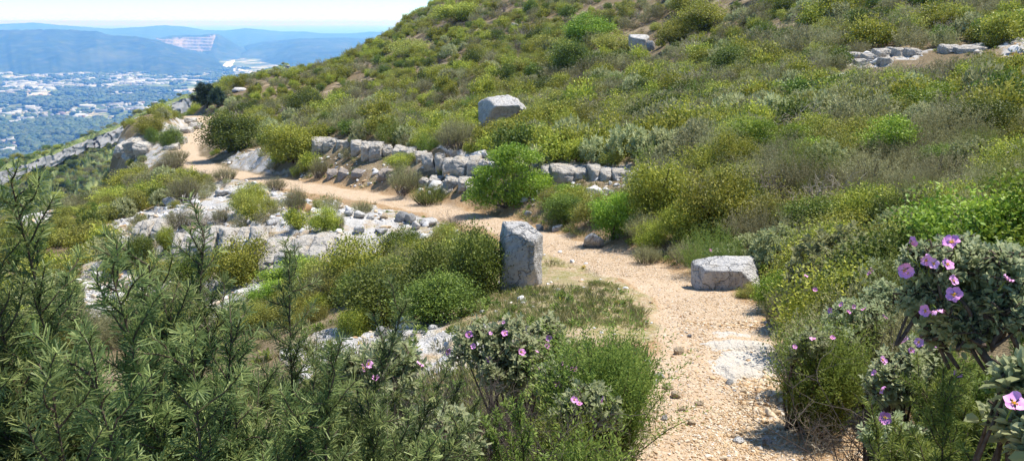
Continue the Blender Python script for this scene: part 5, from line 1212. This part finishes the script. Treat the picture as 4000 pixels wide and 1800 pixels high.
def near_heath(u, y, vtop, wpx, label, seed, mat='H', ns=420, per=70, name='heath_bush', leaf=.021, vb=None):
    x = pt(u, 230, y)[0]; gz = float(H(x, y)[0]); Hh = pt(u, vtop, y)[2] - gz; w = wdepth(np.array([x, y, gz])); Wd = wpx * w / FPX
    A, S = sprig_bush(seed, ns, per, leaf, None, Wd=Wd * .85, Hh=Hh, spread=Wd / Hh * .42, tuft=.62, width=.27)
    root = empty(name, (x, y, gz)); tag(root, label, 'bush'); meshobj('foliage', A.mesh('heath_leaves', M[mat], False), root); meshobj('stems', S.mesh('heath_stems', M['bark'], True), root)
near_heath(607, 3.45, 312, 92, 'dense fresh green heath bush between the flowering rockrose and the path', 401, ns=560, per=80)
near_heath(628, 4.3, 340, 50, 'darker heath bush at the inner bend of the path', 402, ns=300, per=60)
near_heath(838, 4.15, 314, 60, 'dark green heath bush on the earth bank right of the slab', 403, ns=520, per=80)
near_heath(884, 4.5, 326, 50, 'lighter heath bush between the bank and the pale rockrose', 404, ns=340, per=70)
near_heath(824, 4.8, 304, 44, 'heath bush hanging over the path edge above the slab', 405, ns=380, per=60, mat='R')
near_heath(588, 2.6, 424, 60, 'heath bush at the bottom beside the gravel', 406, ns=300, per=70)
near_heath(905, 4.4, 300, 110, 'broad heath bush in the middle of the pink rockroses', 407, ns=460, per=60, mat='R')
near_heath(560, 3.0, 400, 60, 'green heath sprigs between rockrose and gravel', 408, ns=240, per=70)

def near_rockrose(base, crowns, flowers, label, seed, leaf=.040, oval=True, trunk=None, density=1.0, name='rockrose_bush'):
    """base: (u, y); crowns: (u, v, y, rx_px, ry_px, rosettes); flowers: (u, v)"""
    r = np.random.default_rng(seed); x = pt(base[0], 230, base[1])[0]; gz = float(H(x, base[1])[0]); rp = np.array([x, base[1], gz])
    root = empty(name, rp); tag(root, label, 'bush'); A = Acc(); S = Acc(); P, D, N, T = [], [], [], []
    ends = []
    for (u, v, y, rx, ry, nr) in crowns:
        c = pt(u, v, y) - rp; k = wdepth(pt(u, v, y)) / FPX; ax_ = np.array([rx * k, rx * k * .8, ry * k])
        if trunk:
            hub = trunk[-1] - rp
        else: hub = np.array([c[0] * .35, c[1] * .4, max(.04, (c[2] - ax_[2]) * .45)])
        if trunk:
            lend = c - np.array([0, 0, ax_[2] * .55]) + r.normal(size=3) * .02; lm = hub * .5 + lend * .5 + np.array([0, 0, -.035]) + r.normal(size=3) * .025
            add_tube(S, smooth_line(np.array([hub, lm, lend]), 5), np.linspace(.0065, .0045, 11), 6, r.random()); hub2 = lend
        nb = max(5, nr // 12); bt = []
        for _ in range(nb):
            q = r.normal(size=3); q = nrm(q) * (r.random() ** .4) * .7; e = c + q * ax_; b0 = hub2 if trunk else np.array([r.normal() * .03, r.normal() * .03, -.03])
            m = b0 * .45 + e * .55 + r.normal(size=3) * .05 + np.array([0, 0, -.05]); C = smooth_line(np.array([b0, m, e]), 5); add_tube(S, C, np.linspace(.010 if not trunk else .0065, .003, len(C)), 5, r.random()); bt.append(e)
        bt = np.array(bt)
        for j in range(int(nr * density)):
            d = r.normal(size=3); d[2] += .35; d = nrm(d); f = r.uniform(.62, 1.03); e = c + d * ax_ * f * (1 + .18 * math.sin(7 * d[0] + seed) * math.sin(5 * d[2] + 3 * d[1])); n0 = bt[np.argmin(((bt - e) ** 2).sum(1))]
            m = (n0 + e) / 2 + r.normal(size=3) * .015; C = smooth_line(np.array([n0, m, e]), 3); add_tube(S, C, np.linspace(.0035, .0018, len(C)), 3, r.random())
            per = r.integers(8, 15); axd = nrm(nrm(e - m) * .6 + d * .4 + UP * .55 + r.normal(size=3) * .25); a = np.arange(per) * 2.3 + r.random() * 6; e1 = nrm(np.cross(axd, r.normal(size=3))); e2 = np.cross(axd, e1)
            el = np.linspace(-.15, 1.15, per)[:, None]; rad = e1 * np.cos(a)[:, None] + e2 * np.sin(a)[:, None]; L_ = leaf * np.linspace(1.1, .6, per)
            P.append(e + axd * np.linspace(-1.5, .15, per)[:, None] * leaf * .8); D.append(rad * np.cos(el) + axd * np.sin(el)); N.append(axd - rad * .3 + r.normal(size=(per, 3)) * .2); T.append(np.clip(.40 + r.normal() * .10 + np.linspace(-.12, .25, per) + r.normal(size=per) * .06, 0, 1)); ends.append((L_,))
    L_ = np.concatenate([e[0] for e in ends]); P, D, N, T = map(np.concatenate, (P, D, N, T)); n = len(P)
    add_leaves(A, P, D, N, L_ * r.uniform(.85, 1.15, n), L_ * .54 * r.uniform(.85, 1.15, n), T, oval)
    if trunk: add_tube(S, smooth_line(np.array(trunk) - rp, 4), np.linspace(.019, .008, (len(trunk) - 1) * 4 + 1), 7, .5)
    meshobj('foliage', A.mesh('rockrose_leaves', M['K'], False), root); meshobj('stems', S.mesh('rockrose_stems', M['bark'], True), root)
    eye = np.zeros(3)
    for fl in flowers:
        u, v = fl[0], fl[1]; cr = min(crowns, key=lambda c: ((c[0] - u) / c[3]) ** 2 + ((c[1] - v) / c[4]) ** 2); k = wdepth(pt(cr[0], cr[1], cr[2])) / FPX
        y = cr[2] - cr[3] * k * .8 * max(.35, 1 - .5 * min(1, ((cr[0] - u) / cr[3]) ** 2 + ((cr[1] - v) / cr[4]) ** 2)) - .05; y = fl[3] if len(fl) > 3 else y
        p = pt(u, v, y); sz = (fl[2] if len(fl) > 2 else r.uniform(.75, 1.05)) * .8; f = nrm(-p / np.linalg.norm(p) * r.uniform(.5, 1.1) + UP * r.uniform(.2, .8) + r.normal(size=3) * .7)
        flower(root, rp, p, f, sz, r)
        cc = pt(cr[0], cr[1], cr[2]) - rp; q0 = p - rp - f * .004; m = q0 * .6 + cc * .4 + np.array([0, 0, -.03]); t_ = Acc(); add_tube(t_, smooth_line(np.array([q0, (q0 + m) / 2 - f * .02, m]), 3), .0016, 4); meshobj('flower_stalk', t_.mesh('flower_stalk', M['H'], True), root)
    return root
def cp(L): return [(a / 5.031 + 332.8, b / 5.031 + 230.4) + tuple(c) for a, b, *c in L]
near_rockrose((392, 3.2), [(390, 358, 3.2, 36, 20, 62), (347, 366, 3.15, 15, 14, 20), (392, 385, 3.1, 24, 20, 26)], cp([(150, 690), (176, 668), (215, 740), (435, 675), (210, 925)]), 'grey green rockrose with pink flowers at the white clearing', 601, leaf=.048, density=1.45)
near_rockrose((510, 3.95), [(478, 345, 3.95, 30, 26, 55), (515, 345, 3.9, 36, 30, 75), (548, 340, 4.0, 20, 28, 40), (505, 372, 3.8, 34, 22, 50)], cp([(685, 520), (865, 515, .9), (710, 580), (575, 605, 1.1), (950, 610), (1080, 580), (1027, 608, .55), (1085, 625, .6), (1090, 540), (1040, 685), (785, 645), (860, 460, .5), (792, 515, .55)]), 'large flowering rockrose in the middle with many pink blooms', 602, leaf=.046, density=1.45)
near_rockrose((562, 3.7), [(562, 374, 3.6, 22, 18, 34), (555, 395, 3.6, 20, 15, 20)], cp([(1130, 765), (1150, 665, .55), (1185, 685), (1212, 698), (1195, 735, .7)]), 'rockrose with a cluster of pink blooms beside the heath bush', 603, leaf=.042, density=1.45)
near_rockrose((588, 3.3), [(588, 402, 3.2, 30, 18, 60), (567, 418, 3.15, 20, 14, 22), (606, 415, 3.2, 15, 16, 20)], cp([(1215, 850), (1240, 870, .7), (1360, 850)]), 'pale grey rockrose near the gravel with three flowers', 604, leaf=.040, density=1.45)
near_rockrose((440, 2.7), [(440, 428, 2.65, 34, 20, 60), (415, 445, 2.6, 22, 16, 26), (462, 447, 2.6, 20, 14, 22)], cp([(555, 1032, .7)]), 'low grey rockrose at the bottom with a single closed flower', 605, leaf=.046, density=1.45)
def cq(L): return [(a / 5.031 + 665.6, b / 5.031 + 230.4) + tuple(c) for a, b, *c in L]
trunk = [np.array([pt(1090, 470, 1.78)[0], 1.78, float(H(pt(1090, 470, 1.78)[0], 1.78)[0]) - .03]), pt(1050, 425, 1.8), pt(1012, 392, 1.86), pt(988, 360, 1.93), pt(966, 328, 2.0)]
near_rockrose((1090, 1.78), [(930, 268, 2.02, 30, 24, 52), (962, 258, 2.05, 34, 22, 60), (1000, 270, 2.0, 34, 28, 60), (975, 292, 2.05, 40, 24, 54), (1008, 312, 1.95, 28, 26, 44), (926, 302, 2.02, 26, 24, 44), (968, 328, 2.0, 30, 18, 40), (940, 330, 2.1, 20, 14, 24)],
              cq([(1240, 55, .75), (1440, 60, 1.1), (1305, 145), (1345, 165, .7), (1200, 195, 1.05), (1220, 212, .6), (1415, 170), (1455, 322, 1.05), (1310, 400, .8), (1362, 395), (1445, 250, .7), (1718, 245, .7)]), 'tall rockrose with a twisted bare stem and pink flowers against the slope', 611, leaf=.027, trunk=trunk, density=1.7)
near_rockrose((908, 2.75), [(904, 372, 2.7, 32, 26, 84), (888, 385, 2.65, 22, 22, 40), (925, 350, 2.8, 22, 18, 30)], cq([(1090, 650), (1055, 715, .6), (1085, 795), (1205, 555, 1.05), (1275, 560, .9), (1235, 600, .6), (1365, 575, .85), (1475, 715, .9)]), 'dense sage rockrose with pink flowers over the shaded hollow', 612, leaf=.031, density=1.1)
near_rockrose((900, 2.55), [(893, 434, 2.4, 34, 17, 66), (915, 450, 2.4, 22, 12, 22)], cq([(1105, 940, 1.05), (1160, 1115, .9)]), 'low sage rockrose at the bottom of the earth bank', 613, leaf=.031, density=1.1)
near_rockrose((1060, 1.62), [(1022, 372, 1.62, 22, 14, 22), (1035, 430, 1.55, 28, 26, 30), (1005, 412, 1.66, 12, 9, 8)], [(1014, 403, 1.2, 1.5)], 'rockrose at the photo border with the biggest pink flower', 614, leaf=.048)
near_rockrose((858, 4.6), [(856, 316, 4.5, 34, 20, 80), (884, 298, 4.7, 26, 18, 46), (838, 338, 4.3, 22, 14, 30)], cq([(830, 400, .9), (885, 370, .8), (918, 410, .7), (1000, 395, .9), (1100, 435, .9), (945, 380, .7)]), 'sage rockrose patch behind the dark heath bush on the bank', 615, leaf=.032, density=1.5)
near_rockrose((812, 4.2), [(814, 342, 4.1, 22, 14, 40), (798, 352, 4.1, 14, 10, 16)], cq([(740, 545, .9), (838, 540, .8), (650, 583, .7)]), 'small sage rockrose at the path edge above the bank', 616, leaf=.03, density=1.4)
near_rockrose((882, 5.6), [(884, 272, 5.6, 24, 14, 46), (862, 284, 5.5, 20, 12, 30), (920, 280, 5.4, 20, 14, 30)], cq([(1030, 200, 1.1), (1025, 215, .8), (750, 297, .9), (705, 228, .8)]), 'sage rockrose farther up the bank with few flowers', 617, leaf=.036, density=1.5)
near_rockrose((727, 9.8), [(728, 255, 9.7, 26, 10, 70), (748, 258, 9.6, 18, 8, 40)], cq([(328, 152, 1.3), (350, 152, 1.3), (398, 133, 1.1), (225, 98, 1.1)]), 'rockrose with four pink flowers right behind the flat topped boulder', 618, leaf=.055)

def near_twigs(u, y, vtop, wpx, label, seed, ns=40, rad=.005, mat='X'):
    x = pt(u, 230, y)[0]; gz = float(H(x, y)[0]); Hh = pt(u, vtop, y)[2] - gz; Wd = wpx * wdepth(np.array([x, y, gz])) / FPX
    A = twig_bush(seed, ns, Wd * .8, Hh, rad, 4); root = empty('dry_bush', (x, y, gz)); tag(root, label, 'dry bush'); meshobj('twigs', A.mesh('twigs', M[mat], True), root)
M['twig'] = foliage_mat('brown dead twigs', (.055, .04, .032), (.10, .078, .062), (.17, .14, .115), trans=0)
near_twigs(362, 2.3, 398, 90, 'tangle of bare brown twigs at the bottom below the grey rockrose', 701, 30, mat='twig')
near_twigs(478, 3.1, 385, 70, 'bare dark branches under the large flowering rockrose', 702, 24, mat='twig')
near_twigs(520, 3.2, 392, 70, 'second tangle of dark branches under the flowering rockrose', 703, 22, mat='twig')
near_twigs(400, 2.9, 400, 60, 'dark twigs between the two grey rockroses', 704, 20, mat='twig')
near_twigs(836, 3.9, 404, 44, 'grey dry brush hanging over the earth bank', 705, 8, rad=.004)
near_twigs(940, 2.6, 380, 90, 'dark bare branches in the shaded hollow under the sage rockrose', 706, 30, mat='twig')
near_twigs(632, 3.4, 392, 36, 'little grey dead brush in the edge of the heath bush', 707, 14, rad=.003)
near_twigs(560, 2.6, 430, 60, 'bare brown stems at the bottom between heath and rockrose', 708, 18, mat='twig')

# yellow meadow flowers and herbs
for i, (u, v, w_, h_, lab) in enumerate([(561, 300, 7, 6, 'tuft of yellow flowers nearest the upright block in the meadow'), (617, 303, 7, 5, 'tuft of yellow flowers near the path in the meadow'), (360, 344, 7, 6, 'tuft of yellow flowers at the end of the white clearing'),
                                         (398, 345, 14, 4, 'spread of yellow flowers behind the grey rockrose'), (590, 290, 6, 4, 'small yellow flowers higher in the meadow'), (584, 267, 6, 4, 'small yellow flowers beside the upper path edge')]):
    flower_patch(u, v, w_, h_, lab, 'yellowpetal', 'yellow_flowers')

# ------------------------------------------------------------------ camera, light, sky, render settings
cam = bpy.data.cameras.new('camera'); cam.sensor_width = 36; cam.lens = 36 * FPX / 1024; cam.clip_start = .05; cam.clip_end = 200000
co = bpy.data.objects.new('camera', cam); co.rotation_euler = (math.pi / 2 - PITCH, 0, 0); COL.objects.link(co); SC.camera = co
SUN_EL, SUN_AZ = R(64), R(62)          # azimuth clockwise from straight ahead
sl = bpy.data.lights.new('sun', 'SUN'); sl.energy = 3.7; sl.angle = R(.6); sl.color = (1, .955, .89)
so = bpy.data.objects.new('sun', sl); COL.objects.link(so)
sd = Vector((math.sin(SUN_AZ) * math.cos(SUN_EL), math.cos(SUN_AZ) * math.cos(SUN_EL), math.sin(SUN_EL)))
so.rotation_euler = sd.to_track_quat('Z', 'Y').to_euler(); so.location = (0, 0, 40)
w = bpy.data.worlds.new('World'); SC.world = w; w.use_nodes = True
wn = w.node_tree; wn.nodes.clear(); g = NT(wn)
sky = g.n('ShaderNodeTexSky', sky_type='NISHITA', sun_disc=False, sun_elevation=SUN_EL, sun_rotation=SUN_AZ, altitude=300, air_density=.65, dust_density=.2, ozone_density=3.0)
bg = g.n('ShaderNodeBackground', inp={"Strength": .135}); tm = g.n('ShaderNodeMix', data_type='RGBA', blend_type='MULTIPLY'); tm.inputs[0].default_value = 1; tm.inputs[7].default_value = (.66, .84, .92, 1); g.l(sky.outputs[0], tm.inputs[6]); g.l(tm.outputs[2], bg.inputs['Color'])
wo = g.n('ShaderNodeOutputWorld'); g.l(bg.outputs[0], wo.inputs['Surface'])
SC.view_settings.view_transform = 'Standard'; SC.view_settings.look = 'None'; SC.view_settings.exposure = 1.07; SC.view_settings.gamma = 1
SC.view_settings.use_curve_mapping = False
cy = SC.cycles
cy.use_denoising = True; cy.max_bounces = 5; cy.diffuse_bounces = 3; cy.glossy_bounces = 2; cy.transmission_bounces = 3; cy.volume_bounces = 1
cy.sample_clamp_indirect = 6; cy.use_adaptive_sampling = False
